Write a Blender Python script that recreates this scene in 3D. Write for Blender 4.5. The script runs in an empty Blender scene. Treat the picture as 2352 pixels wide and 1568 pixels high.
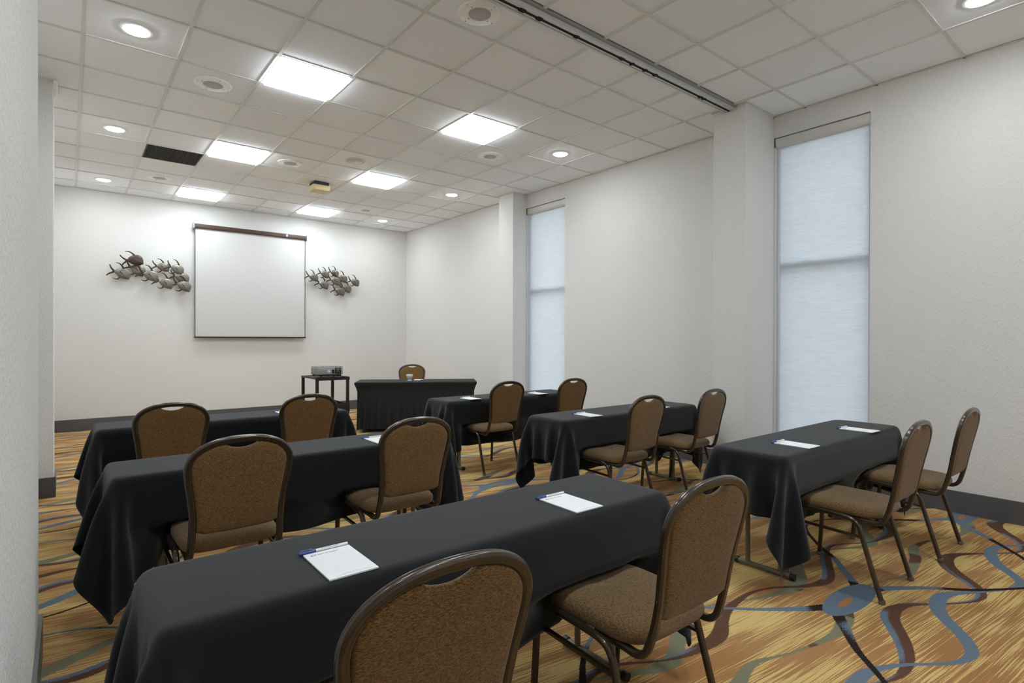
import bpy, bmesh, math, random
import numpy as np
from mathutils import Vector, Matrix
random.seed(7)
PI = math.pi
scene = bpy.context.scene
COL = scene.collection

# ------------------------------------------------------------------ camera, sky, exposure
CAM_H = 1.385
F_PX, YAW, PITCH, ROLL = 1269.3, 0.6761, -0.0037, 0.0022
cam_data = bpy.data.cameras.new('camera')
cam_data.sensor_width = 36.0
cam_data.lens = 36.0 * F_PX / 2352.0
cam_data.clip_start = 0.02
cam = bpy.data.objects.new('camera', cam_data)
COL.objects.link(cam)
fwd = Vector((math.sin(YAW) * math.cos(PITCH), math.cos(YAW) * math.cos(PITCH), math.sin(PITCH)))
rt0 = Vector((math.cos(YAW), -math.sin(YAW), 0.0))
up0 = rt0.cross(fwd)
rt = rt0 * math.cos(ROLL) + up0 * math.sin(ROLL)
up = up0 * math.cos(ROLL) - rt0 * math.sin(ROLL)
cam.matrix_world = Matrix(((rt.x, up.x, -fwd.x, 0.0), (rt.y, up.y, -fwd.y, 0.0), (rt.z, up.z, -fwd.z, CAM_H), (0, 0, 0, 1)))
scene.camera = cam

world = bpy.data.worlds.new('overcast_sky')
scene.world = world
world.use_nodes = True
wb = world.node_tree.nodes.get('Background') or world.node_tree.nodes.new('ShaderNodeBackground')
wb.inputs['Color'].default_value = (0.92, 0.96, 1.0, 1)
wb.inputs['Strength'].default_value = 3.4

PANEL_L = 11.5        # radiance of the square ceiling light panels
SPOT_L = 75.0       # radiance of the round recessed lights
scene.cycles.max_bounces = 12
scene.cycles.diffuse_bounces = 9
scene.cycles.glossy_bounces = 3
scene.cycles.transmission_bounces = 6
scene.cycles.transparent_max_bounces = 6
scene.cycles.caustics_reflective = False
scene.cycles.caustics_refractive = False
scene.view_settings.view_transform = 'Standard'
scene.view_settings.look = 'None'
scene.view_settings.exposure = 1.05
scene.view_settings.gamma = 1.0
scene.view_settings.use_curve_mapping = False

# ------------------------------------------------------------------ room measures (metres)
CEIL = 3.637
WX = 5.574            # right wall face
WY = 10.53            # back wall face
T = 0.6096
GX0, GTX = 0.083, 0.6101      # ceiling grid lines along depth
GY0 = 4.571                   # far ceiling grid
NY0 = 2.408                   # near ceiling grid (this side of the partition track)
TRK0, TRK1 = 2.80, 2.945      # partition track

# ------------------------------------------------------------------ node helpers
def srgb(r, g, b):
    f = lambda c: (c / 255 / 12.92) if c / 255 <= 0.04045 else ((c / 255 + 0.055) / 1.055) ** 2.4
    return (f(r), f(g), f(b), 1.0)

class NT:
    def __init__(s, m):
        m.use_nodes = True
        s.t = m.node_tree
        s.t.nodes.clear()
        s.out = s.t.nodes.new('ShaderNodeOutputMaterial')
    def n(s, typ, **kw):
        nd = s.t.nodes.new('ShaderNode' + typ)
        for k, v in kw.items():
            if k.startswith('_'):
                setattr(nd, k[1:], v)
            else:
                s.put(nd.inputs[k.replace('__', ' ')], v)
        return nd
    def put(s, sock, v):
        if isinstance(v, bpy.types.NodeSocket):
            s.t.links.new(v, sock)
        else:
            sock.default_value = v
    def m(s, op, a, b=0.0, c=0.0, clamp=False):
        nd = s.t.nodes.new('ShaderNodeMath'); nd.operation = op; nd.use_clamp = clamp
        s.put(nd.inputs[0], a); s.put(nd.inputs[1], b); s.put(nd.inputs[2], c)
        return nd.outputs[0]
    def mix(s, fac, a, b):
        nd = s.t.nodes.new('ShaderNodeMix'); nd.data_type = 'RGBA'
        s.put(nd.inputs[0], fac); s.put(nd.inputs[6], a); s.put(nd.inputs[7], b)
        return nd.outputs[2]
    def step(s, v, lo, hi):
        nd = s.t.nodes.new('ShaderNodeMapRange'); nd.interpolation_type = 'SMOOTHSTEP'
        s.put(nd.inputs['Value'], v); nd.inputs['From Min'].default_value = lo; nd.inputs['From Max'].default_value = hi
        return nd.outputs['Result']
    def coords(s, kind='Object', scale=(1, 1, 1), rot=(0, 0, 0)):
        tc = s.t.nodes.new('ShaderNodeTexCoord')
        mp = s.t.nodes.new('ShaderNodeMapping')
        mp.inputs['Scale'].default_value = scale
        mp.inputs['Rotation'].default_value = rot
        s.t.links.new(tc.outputs[kind], mp.inputs['Vector'])
        return mp.outputs['Vector']
    def noise(s, vec, scale, detail=2.0, rough=0.5):
        nd = s.n('TexNoise', Scale=scale, Detail=detail, Roughness=rough)
        s.t.links.new(vec, nd.inputs['Vector'])
        return nd.outputs['Fac']
    def bump(s, h, strength, dist):
        nd = s.n('Bump', Strength=strength, Distance=dist, Height=h)
        return nd.outputs['Normal']
    def surf(s, bsdf):
        s.t.links.new(bsdf, s.out.inputs['Surface'])
    def pbsdf(s, **kw):
        nd = s.t.nodes.new('ShaderNodeBsdfPrincipled')
        for k, v in kw.items():
            s.put(nd.inputs[k.replace('__', ' ')], v)
        s.surf(nd.outputs['BSDF'])
        return nd

def simple(name, col, rough=0.5, metal=0.0, grain=0.0, gscale=200.0, bump=0.0, **kw):
    m = bpy.data.materials.new(name)
    t = NT(m)
    v = t.coords()
    n = t.noise(v, gscale, 3)
    c = t.mix(t.m('MULTIPLY', n, grain), col, tuple(x * 0.55 for x in col[:3]) + (1,)) if grain else col
    args = dict(Base__Color=c, Roughness=rough, Metallic=metal)
    if bump:
        args['Normal'] = t.bump(n, bump, 0.002)
    args.update(kw)
    t.pbsdf(**args)
    return m

MAT = {}
def wall_mat():
    m = bpy.data.materials.new('textured_wall_paint'); t = NT(m)
    v = t.coords('Object')
    vs = t.coords('Object', (1, 1, 0.45))
    n1 = t.noise(vs, 100, 3, 0.6)
    n2 = t.noise(v, 22, 2)
    h = t.m('ADD', t.step(n1, 0.44, 0.66), t.m('MULTIPLY', n2, 0.25))
    tone = t.noise(v, 0.8, 2)
    c = t.mix(tone, srgb(219, 218, 215), srgb(226, 225, 222))
    t.pbsdf(Base__Color=c, Roughness=0.85, Specular__IOR__Level=0.2, Normal=t.bump(h, 0.45, 0.006))
    return m
MAT['wall'] = wall_mat()
def tile_mat():
    m = bpy.data.materials.new('acoustic_ceiling_tile'); t = NT(m)
    v = t.coords('Object')
    n = t.noise(v, 260, 2)
    oi = t.n('ObjectInfo')
    c = t.mix(oi.outputs['Random'], srgb(238, 241, 245), srgb(244, 247, 250))
    c = t.mix(t.m('MULTIPLY', t.step(n, 0.62, 0.75), 0.25), c, srgb(150, 146, 140))
    t.pbsdf(Base__Color=c, Roughness=0.9, Normal=t.bump(n, 0.25, 0.001))
    return m
MAT['tile'] = tile_mat()
MAT['tee'] = simple('painted_ceiling_tee', srgb(216, 217, 214), 0.45)
MAT['plenum'] = simple('dark_plenum', srgb(40, 38, 36), 0.9)
MAT['base'] = simple('dark_grey_baseboard', srgb(86, 86, 90), 0.4, grain=0.15, gscale=30)
MAT['white_metal'] = simple('white_enamel', srgb(244, 245, 245), 0.4)
MAT['alu'] = simple('brushed_aluminium', srgb(205, 208, 211), 0.4, 0.15)
MAT['alu_dull'] = simple('dull_aluminium', srgb(160, 162, 163), 0.5, 0.2)
MAT['black'] = simple('black_plastic', srgb(26, 26, 27), 0.45, grain=0.2, gscale=60)
MAT['slot'] = simple('black_rubber_seal', srgb(8, 8, 8), 0.8)
MAT['grille'] = simple('dark_vent_metal', srgb(74, 71, 65), 0.6)
MAT['vent_back'] = simple('vent_filter', srgb(60, 58, 54), 0.95)

def emis(name, col, strength):
    m = bpy.data.materials.new(name); t = NT(m)
    e = t.n('Emission', Color=col, Strength=strength)
    t.surf(e.outputs[0])
    return m
MAT['panel'] = emis('led_panel_diffuser', (0.86, 0.945, 1.0, 1), PANEL_L)
MAT['spot'] = emis('recessed_lamp_lens', (0.92, 0.965, 1.0, 1), SPOT_L)

def carpet_mat():
    m = bpy.data.materials.new('patterned_carpet'); t = NT(m)
    g = t.n('NewGeometry')
    sp = t.n('SeparateXYZ', Vector=g.outputs['Position'])
    x, y = sp.outputs[0], sp.outputs[1]
    warp = t.noise(g.outputs['Position'], 0.9, 1)
    # streaks run along x and bend a little
    yb = t.m('ADD', t.m('ADD', y, t.m('MULTIPLY', x, 0.09)), t.m('MULTIPLY', t.m('SUBTRACT', warp, 0.5), 0.08))
    cv = t.n('CombineXYZ', X=t.m('MULTIPLY', x, 1.9), Y=t.m('MULTIPLY', yb, 150.0), Z=0.0)
    s1 = t.noise(cv.outputs[0], 1.0, 2.0, 0.6)
    cv2 = t.n('CombineXYZ', X=t.m('MULTIPLY', x, 1.7), Y=t.m('MULTIPLY', yb, 7.0), Z=3.0)
    s2 = t.noise(cv2.outputs[0], 1.0, 1.0)
    fine = t.noise(g.outputs['Position'], 230, 2, 0.7)
    st = t.m('ADD', t.m('ADD', s1, t.m('MULTIPLY', t.m('SUBTRACT', s2, 0.5), 0.75)), t.m('MULTIPLY', t.m('SUBTRACT', fine, 0.5), 0.26))
    gold, tan, rust = srgb(212, 182, 118), srgb(168, 127, 84), srgb(164, 118, 75)
    zone = t.noise(g.outputs['Position'], 1.1, 2)
    base = t.mix(t.step(zone, 0.42, 0.60), tan, rust)
    col = t.mix(t.step(st, 0.525, 0.548), base, gold)
    jit = t.m('MULTIPLY', t.m('SUBTRACT', t.noise(g.outputs['Position'], 140, 2, 0.7), 0.5), 0.022)
    slow = t.noise(g.outputs['Position'], 1.7, 1)
    def ribbon(y0, A, L, peak, w0, wv, wpeak, P):
        k = 2 * PI / L
        cy = t.m('MULTIPLY', t.m('COSINE', t.m('MULTIPLY', t.m('SUBTRACT', x, peak), k)), A)
        d = t.m('SUBTRACT', t.m('SUBTRACT', y, y0), cy)
        d = t.m('ADD', d, t.m('MULTIPLY', t.m('SUBTRACT', slow, 0.5), 0.16))
        sd = t.m('WRAP', d, P / 2, -P / 2)
        d = t.m('ABSOLUTE', sd)
        w = t.m('ADD', t.m('MULTIPLY', t.m('COSINE', t.m('MULTIPLY', t.m('SUBTRACT', x, wpeak), k)), wv), w0)
        e = t.m('SUBTRACT', t.m('ADD', d, jit), w)
        return t.m('SUBTRACT', 1.0, t.step(e, -0.002, 0.002), clamp=True), t.step(t.m('ADD', t.m('DIVIDE', sd, w), t.m('MULTIPLY', jit, 45.0)), 0.15, 0.30)
    blue, brown, olive, black = srgb(104, 118, 134), srgb(96, 68, 54), srgb(126, 124, 100), srgb(42, 35, 32)
    P = 1.52
    def over(mask, c):
        nonlocal col
        col = t.mix(mask, col, c)
    blk = t.mix(t.step(t.m('ADD', t.noise(g.outputs['Position'], 2.1, 1), t.m('MULTIPLY', jit, 6.0)), 0.52, 0.56), blue, black)
    olb = t.mix(t.step(t.m('ADD', t.noise(g.outputs['Position'], 3.7, 1), t.m('MULTIPLY', jit, 8.0)), 0.60, 0.64), olive, brown)
    over(ribbon(1.13, 0.06, 1.13, 4.50, 0.022, 0.016, 4.20, P)[0], olb)
    over(ribbon(1.52, 0.09, 1.13, 3.70, 0.024, 0.018, 3.30, P)[0], olb)
    for args in ((0.87, 0.125, 1.10, 3.28, 0.030, 0.018, 3.10, P), (1.47, -0.10, 1.13, 3.40, 0.024, 0.014, 3.60, P)):
        mk, side = ribbon(*args)
        over(mk, t.mix(t.m('MULTIPLY', side, t.step(t.noise(g.outputs['Position'], 2.3, 1), 0.42, 0.50)), brown, blue))
    over(ribbon(0.755, 0.12, 1.14, 3.64, 0.026, 0.014, 3.45, P)[0], blue)
    over(ribbon(0.88, 0.32, 2.26, 3.25, 0.022, 0.012, 3.25, P)[0], blk)
    over(ribbon(1.50, -0.33, 2.26, 3.25, 0.022, 0.012, 3.25, P)[0], blk)
    # blue leaf-shaped blobs where the ribbons meet
    bx = t.m('WRAP', t.m('SUBTRACT', x, 3.26), 1.13, -1.13)
    by = t.m('WRAP', t.m('SUBTRACT', y, 1.17), P / 2, -P / 2)
    def ell(a, b, dx=0.0, dy=0.0):
        q = t.m('ADD', t.m('POWER', t.m('DIVIDE', t.m('ADD', bx, dx), a), 2.0), t.m('POWER', t.m('DIVIDE', t.m('ADD', by, dy), b), 2.0))
        return t.m('SUBTRACT', 1.0, t.step(t.m('ADD', q, t.m('MULTIPLY', jit, 6.0)), 0.97, 1.03), clamp=True)
    hole = ell(0.085, 0.02, 0.06, 0.0)
    over(ell(0.27, 0.085), blue)
    over(hole, rust)
    pile = t.noise(g.outputs['Position'], 420, 2, 0.7)
    col = t.mix(t.m('MULTIPLY', t.step(pile, 0.35, 0.65), 0.12), col, (0.02, 0.015, 0.01, 1))
    t.pbsdf(Base__Color=col, Roughness=1.0, Normal=t.bump(pile, 0.5, 0.003), Specular__IOR__Level=0.1)
    return m
MAT['carpet'] = carpet_mat()

def cloth_mat():
    m = bpy.data.materials.new('black_tablecloth_fabric'); t = NT(m)
    v = t.coords('Object')
    w1 = t.noise(t.coords('Object', (900, 60, 60)), 1, 1)
    w2 = t.noise(t.coords('Object', (60, 900, 60)), 1, 1)
    cr = t.noise(t.coords('Object', (1.6, 11, 2.5), (0, 0, 0.12)), 1.5, 2, 0.5)
    crease = t.m('SUBTRACT', 1.0, t.step(t.m('ABSOLUTE', t.m('SUBTRACT', cr, 0.5)), 0.0, 0.035))
    h = t.m('ADD', t.m('MULTIPLY', t.m('ADD', w1, w2), 0.12), t.m('MULTIPLY', crease, 0.22))
    c = t.mix(t.m('MULTIPLY', t.m('ADD', w1, w2), 0.5), srgb(11, 14, 18), srgb(18, 22, 27))
    t.pbsdf(Base__Color=c, Roughness=0.85, Normal=t.bump(h, 0.35, 0.003), Sheen__Weight=0.16, Sheen__Roughness=0.6, Specular__IOR__Level=0.08)
    return m
MAT['cloth'] = cloth_mat()
MAT['spandex'] = simple('black_stretch_fabric', srgb(20, 20, 21), 0.8, grain=0.3, gscale=300, bump=0.1)

def chair_fabric():
    m = bpy.data.materials.new('brown_chenille'); t = NT(m)
    v = t.coords('Object', (120, 120, 560))
    n = t.noise(v, 1.0, 2, 0.65)
    n2 = t.noise(t.coords('Object', (330, 330, 330)), 1.0, 1)
    f = t.step(t.m('ADD', n, t.m('MULTIPLY', t.m('SUBTRACT', n2, 0.5), 0.35)), 0.30, 0.70)
    c = t.mix(f, srgb(76, 55, 28), srgb(140, 107, 62))
    t.pbsdf(Base__Color=c, Roughness=0.9, Normal=t.bump(f, 0.35, 0.002), Sheen__Weight=0.2, Specular__IOR__Level=0.2)
    return m
MAT['chair_fabric'] = chair_fabric()
def seat_fabric():
    m = bpy.data.materials.new('brown_chenille_seat'); t = NT(m)
    v = t.coords('Object', (560, 120, 560))
    n = t.noise(v, 1.0, 2, 0.65)
    n2 = t.noise(t.coords('Object', (330, 330, 330)), 1.0, 1)
    f = t.step(t.m('ADD', n, t.m('MULTIPLY', t.m('SUBTRACT', n2, 0.5), 0.35)), 0.36, 0.64)
    c = t.mix(f, srgb(80, 61, 38), srgb(138, 110, 73))
    t.pbsdf(Base__Color=c, Roughness=0.9, Normal=t.bump(f, 0.35, 0.002), Sheen__Weight=0.2, Specular__IOR__Level=0.2)
    return m
MAT['seat_fabric'] = seat_fabric()
def frame_mat():
    m = bpy.data.materials.new('bronze_brown_tube'); t = NT(m)
    n = t.noise(t.coords('Object', (1, 1, 1)), 90, 3, 0.6)
    big = t.noise(t.coords('Object', (1, 1, 1)), 9, 2)
    chip = t.m('MULTIPLY', t.step(n, 0.69, 0.70), t.step(big, 0.58, 0.66))
    c = t.mix(chip, srgb(72, 61, 51), srgb(170, 166, 160))
    t.pbsdf(Base__Color=c, Roughness=0.22, Metallic=0.5, Coat__Weight=0.35, Coat__Roughness=0.12)
    return m
MAT['frame'] = frame_mat()
MAT['glide'] = simple('clear_foot_glide', srgb(120, 114, 104), 0.2, 0.5)
MAT['table_leg'] = simple('olive_grey_table_leg', srgb(118, 114, 98), 0.45, 0.3)
MAT['table_wood'] = simple('table_laminate', srgb(150, 110, 70), 0.5, grain=0.4, gscale=12)
MAT['paper'] = simple('white_paper', srgb(232, 233, 234), 0.8)
def ruled_mat():
    m = bpy.data.materials.new('ruled_notepaper'); t = NT(m)
    g = t.coords('Object')
    sp = t.n('SeparateXYZ', Vector=g)
    ln = t.m('FRACT', t.m('MULTIPLY', sp.outputs[1], 145.0))
    msk = t.m('MULTIPLY', t.m('LESS_THAN', ln, 0.16), t.m('MULTIPLY', t.m('LESS_THAN', sp.outputs[1], 0.065), t.m('GREATER_THAN', sp.outputs[1], -0.075)))
    c = t.mix(t.m('MULTIPLY', msk, 0.22), srgb(233, 234, 236), srgb(120, 130, 140))
    t.pbsdf(Base__Color=c, Roughness=0.75)
    return m
MAT['ruled'] = ruled_mat()
MAT['ink'] = simple('dark_grey_ink', srgb(70, 76, 92), 0.7)
MAT['ink_pale'] = simple('pale_grey_ink', srgb(182, 182, 186), 0.7)
MAT['pen_white'] = simple('white_pen_plastic', srgb(230, 232, 234), 0.3)
MAT['pen_blue'] = simple('blue_pen_plastic', srgb(52, 78, 140), 0.35)
MAT['screen'] = simple('matt_white_screen', srgb(203, 202, 200), 0.9)
MAT['screen_edge'] = simple('black_screen_border', srgb(60, 58, 56), 0.8)
MAT['brown_case'] = simple('dark_brown_woodgrain_case', srgb(74, 50, 42), 0.4, grain=0.5, gscale=14)
MAT['proj'] = simple('silver_grey_plastic', srgb(150, 150, 150), 0.4)
MAT['proj_top'] = simple('grey_plastic_lid', srgb(128, 124, 116), 0.4)
MAT['fixture_cream'] = simple('yellowed_cream_plastic', srgb(222, 204, 150), 0.5, grain=0.4, gscale=9)
MAT['channel'] = simple('window_grey_metal', srgb(205, 208, 212), 0.4)
MAT['cassette'] = simple('offwhite_blind_cassette', srgb(206, 205, 200), 0.5)
MAT['concrete'] = simple('pavement', srgb(150, 148, 144), 0.9, grain=0.3, gscale=3)
MAT['mint'] = simple('white_wrapped_mint', srgb(225, 228, 222), 0.4)

def blind_mat():
    m = bpy.data.materials.new('translucent_blind_fabric'); t = NT(m)
    n = t.noise(t.coords('Object', (7, 7, 210)), 1.0, 3, 0.7)
    c = t.mix(t.step(n, 0.38, 0.62), srgb(214, 215, 217), srgb(222, 224, 227))
    d = t.n('BsdfDiffuse', Color=c)
    tr = t.n('BsdfTranslucent', Color=t.mix(t.step(n, 0.38, 0.62), srgb(196, 199, 204), srgb(206, 209, 214)))
    mx = t.n('MixShader', Fac=0.55)
    t.t.links.new(d.outputs[0], mx.inputs[1]); t.t.links.new(tr.outputs[0], mx.inputs[2])
    t.surf(mx.outputs[0])
    return m
MAT['blind'] = blind_mat()
def pane_mat():
    m = bpy.data.materials.new('window_glass'); t = NT(m)
    a = t.n('BsdfTransparent', Color=(0.94, 0.97, 0.96, 1))
    b = t.n('BsdfGlossy', Color=(1, 1, 1, 1), Roughness=0.02)
    mx = t.n('MixShader', Fac=0.06)
    t.t.links.new(a.outputs[0], mx.inputs[1]); t.t.links.new(b.outputs[0], mx.inputs[2])
    t.surf(mx.outputs[0])
    return m
MAT['pane'] = pane_mat()
def glass_mat():
    m = bpy.data.materials.new('clear_pressed_glass'); t = NT(m)
    a = t.n('BsdfTransparent', Color=(0.96, 0.98, 0.97, 1))
    b = t.n('BsdfGlossy', Color=(1, 1, 1, 1), Roughness=0.08)
    d = t.n('BsdfDiffuse', Color=(0.9, 0.92, 0.9, 1))
    m1 = t.n('MixShader', Fac=0.30); m2 = t.n('MixShader', Fac=0.22)
    t.t.links.new(a.outputs[0], m1.inputs[1]); t.t.links.new(b.outputs[0], m1.inputs[2])
    t.t.links.new(m1.outputs[0], m2.inputs[1]); t.t.links.new(d.outputs[0], m2.inputs[2])
    t.surf(m2.outputs[0])
    return m
MAT['glass'] = glass_mat()
def fish_mat(name, c1, c2):
    m = bpy.data.materials.new(name); t = NT(m)
    n = t.noise(t.coords('Object', (3, 3, 20), (0, 0.35, 0)), 6.0, 3, 0.6)
    big = t.noise(t.coords('Object'), 5.0, 2)
    c = t.mix(t.step(n, 0.3, 0.7), c1, c2)
    t.pbsdf(Base__Color=c, Roughness=0.38, Metallic=0.75, Normal=t.bump(n, 0.2, 0.003))
    return m
MAT['fish'] = fish_mat('brushed_steel_fish', srgb(92, 89, 80), srgb(146, 142, 132))
MAT['fish_dark'] = fish_mat('dark_bronze_fish', srgb(62, 52, 45), srgb(96, 84, 76))
MAT['fin'] = fish_mat('burnt_bronze_fin', srgb(54, 40, 24), srgb(88, 66, 38))
MAT['fish_eye'] = simple('dark_steel_inlay', srgb(58, 52, 44), 0.4, 0.6)

# ------------------------------------------------------------------ geometry helpers
def obj(name, me, mat=None, parent=None, loc=None, rot=None, smooth=False):
    o = bpy.data.objects.new(name, me)
    COL.objects.link(o)
    if mat is not None:
        me.materials.clear(); me.materials.append(MAT[mat])
    if smooth and len(me.polygons):
        me.polygons.foreach_set('use_smooth', [True] * len(me.polygons))
    if parent is not None: o.parent = parent
    if loc is not None: o.location = loc
    if rot is not None: o.rotation_euler = rot
    return o
def tag(o, label, cat, group=None):
    o['label'] = label; o['category'] = cat
    if group: o['group'] = group
    return o
def thing(name, label, cat, loc=(0, 0, 0), rz=0.0, group=None):
    o = bpy.data.objects.new(name, None)
    o.empty_display_size = 0.1
    COL.objects.link(o); o.location = loc; o.rotation_euler = (0, 0, rz)
    return tag(o, label, cat, group)
def struct(o, label):
    o['kind'] = 'structure'; o['label'] = label
    return o
def copy_tree(src, parent=None):
    c = src.copy(); COL.objects.link(c)
    if parent is not None:
        c.parent = parent
        c.matrix_parent_inverse = src.matrix_parent_inverse.copy()
    for ch in src.children:
        if ch is not c: copy_tree(ch, c)
    return c

class MB:
    def __init__(s): s.v = []; s.f = []
    def add(s, v, f):
        b = len(s.v); s.v += [tuple(p) for p in v]; s.f += [tuple(i + b for i in q) for q in f]
        return s
    def box(s, x0, x1, y0, y1, z0, z1):
        v = [(x0, y0, z0), (x1, y0, z0), (x1, y1, z0), (x0, y1, z0), (x0, y0, z1), (x1, y0, z1), (x1, y1, z1), (x0, y1, z1)]
        return s.add(v, [(0, 3, 2, 1), (4, 5, 6, 7), (0, 1, 5, 4), (1, 2, 6, 5), (2, 3, 7, 6), (3, 0, 4, 7)])
    def lathe(s, prof, n=32, c=(0, 0, 0), axis='z'):
        v = []; m = len(prof)
        for i in range(n):
            a = 2 * PI * i / n
            for r, z in prof:
                p = (r * math.cos(a), r * math.sin(a), z)
                if axis == 'y': p = (p[0], p[2], p[1])
                if axis == 'x': p = (p[2], p[0], p[1])
                v.append((c[0] + p[0], c[1] + p[1], c[2] + p[2]))
        f = []
        for i in range(n):
            j = (i + 1) % n
            for k in range(m - 1):
                f.append((i * m + k, j * m + k, j * m + k + 1, i * m + k + 1))
        if prof[0][0] > 1e-6: f.append(tuple(i * m for i in range(n))[::-1])
        if prof[-1][0] > 1e-6: f.append(tuple(i * m + m - 1 for i in range(n)))
        return s.add(v, f)
    def cyl(s, p0, p1, r, n=12, r1=None):
        p0, p1 = Vector(p0), Vector(p1); t = (p1 - p0).normalized()
        a = t.orthogonal().normalized(); b = t.cross(a); r1 = r if r1 is None else r1
        v = [p0 + (a * math.cos(2 * PI * i / n) + b * math.sin(2 * PI * i / n)) * r for i in range(n)]
        v += [p1 + (a * math.cos(2 * PI * i / n) + b * math.sin(2 * PI * i / n)) * r1 for i in range(n)]
        f = [(i, (i + 1) % n, n + (i + 1) % n, n + i) for i in range(n)] + [tuple(range(n))[::-1], tuple(range(n, 2 * n))]
        return s.add(v, f)
    def sweep(s, path, prof, up=(1, 0, 0), cap=True, scale=None):
        P = [Vector(p) for p in path]; n = len(P); m = len(prof); v = []
        a = None
        for i in range(n):
            t = (P[min(i + 1, n - 1)] - P[max(i - 1, 0)]).normalized()
            if a is None:
                a = Vector(up); a = (a - t * a.dot(t)).normalized()
            else:
                a = (a - t * a.dot(t)).normalized()
            b = t.cross(a); k = 1.0 if scale is None else scale[i]
            v += [P[i] + a * (q[0] * k) + b * (q[1] * k) for q in prof]
        f = [(i * m + k, i * m + (k + 1) % m, (i + 1) * m + (k + 1) % m, (i + 1) * m + k) for i in range(n - 1) for k in range(m)]
        if cap: f += [tuple(range(m))[::-1], tuple(range((n - 1) * m, n * m))]
        return s.add(v, f)
    def mesh(s, name='mesh', fix=True):
        me = bpy.data.meshes.new(name)
        me.from_pydata(s.v, [], s.f); me.update()
        if fix:
            bm = bmesh.new(); bm.from_mesh(me)
            bmesh.ops.recalc_face_normals(bm, faces=bm.faces); bm.to_mesh(me); bm.free()
        return me
def box_mesh(x0, x1, y0, y1, z0, z1, bev=0.0, seg=2):
    me = MB().box(x0, x1, y0, y1, z0, z1).mesh()
    if bev:
        bm = bmesh.new(); bm.from_mesh(me)
        bmesh.ops.bevel(bm, geom=list(bm.edges), offset=bev, segments=seg, affect='EDGES', profile=0.5)
        bm.to_mesh(me); bm.free()
    return me
def smooth_path(pts, k=6):
    P = [Vector(p) for p in pts]; out = []
    for i in range(len(P) - 1):
        p0 = P[i - 1] if i > 0 else P[0] * 2 - P[1]
        p1, p2 = P[i], P[i + 1]
        p3 = P[i + 2] if i + 2 < len(P) else P[-1] * 2 - P[-2]
        for j in range(k):
            u = j / k
            out.append(0.5 * ((2 * p1) + (p2 - p0) * u + (2 * p0 - 5 * p1 + 4 * p2 - p3) * u * u + (3 * p1 - p0 - 3 * p2 + p3) * u ** 3))
    out.append(P[-1])
    return out
def auto_smooth(me, ang=40):
    me.polygons.foreach_set('use_smooth', [True] * len(me.polygons))
    try: me.set_sharp_from_angle(angle=math.radians(ang))
    except Exception: pass
    return me

# ------------------------------------------------------------------ room shell
FX0, FX1, FY0, FY1 = -1.75, WX, -2.9, WY
floor = struct(obj('floor', box_mesh(FX0 - 0.3, FX1 + 0.25, FY0 - 0.3, FY1 + 0.3, -0.12, 0.0), 'carpet'), 'carpet floor in gold and rust streaks with blue and brown ribbons')
wall_back = struct(obj('wall_back', box_mesh(FX0, FX1 + 0.25, WY, WY + 0.2, 0, CEIL + 0.1), 'wall'), 'white textured back wall')
W2 = (1.850, 2.713); W1 = (5.735, 6.595); WZ0, WZ1 = 0.20, 3.425
mb = MB()
ys = [FY0, W2[0], W2[1], W1[0], W1[1], WY]
for a, b in ((ys[0], ys[1]), (ys[2], ys[3]), (ys[4], ys[5])): mb.box(WX, WX + 0.25, a, b, 0, CEIL + 0.1)
for a, b in (W2, W1):
    mb.box(WX, WX + 0.25, a, b, 0, WZ0); mb.box(WX, WX + 0.25, a, b, WZ1, CEIL + 0.1)
wall_right = struct(obj('wall_right', mb.mesh(), 'wall'), 'white textured window wall')
# piers against the window wall
C2 = (5.02, 2.713, 3.052); C1 = (5.305, 6.595, 6.948)
def bev_box(*a): return box_mesh(*a, bev=0.006)
o = obj('wall_pier', bev_box(C2[0], WX + 0.02, C2[1], C2[2], 0, CEIL + 0.02), 'wall', wall_right)
o = obj('wall_pier', bev_box(C1[0], WX + 0.02, C1[1], C1[2], 0, CEIL + 0.02), 'wall', wall_right)
# left side: recessed wall, near wall section and a pier
wall_left = struct(obj('wall_left', MB().box(-0.55, -0.30, 0.5, WY, 0, CEIL + 0.1).box(FX0 - 0.2, FX0, FY0, 0.5, 0, CEIL + 0.1).box(FX0 - 0.2, -0.30, 0.5, 0.7, 0, CEIL + 0.1).mesh(), 'wall'), 'white textured left wall')
o = obj('wall_pier', bev_box(-0.31, -0.103, 0.7, 3.165, 0, CEIL + 0.02), 'wall', wall_left)
o = obj('wall_pier', bev_box(-0.31, -0.103, 6.27, 6.62, 0, CEIL + 0.02), 'wall', wall_left)
wall_front = struct(obj('wall_front', box_mesh(FX0, FX1 + 0.25, FY0 - 0.2, FY0, 0, CEIL + 0.1), 'wall'), 'white wall behind the viewer')
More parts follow.
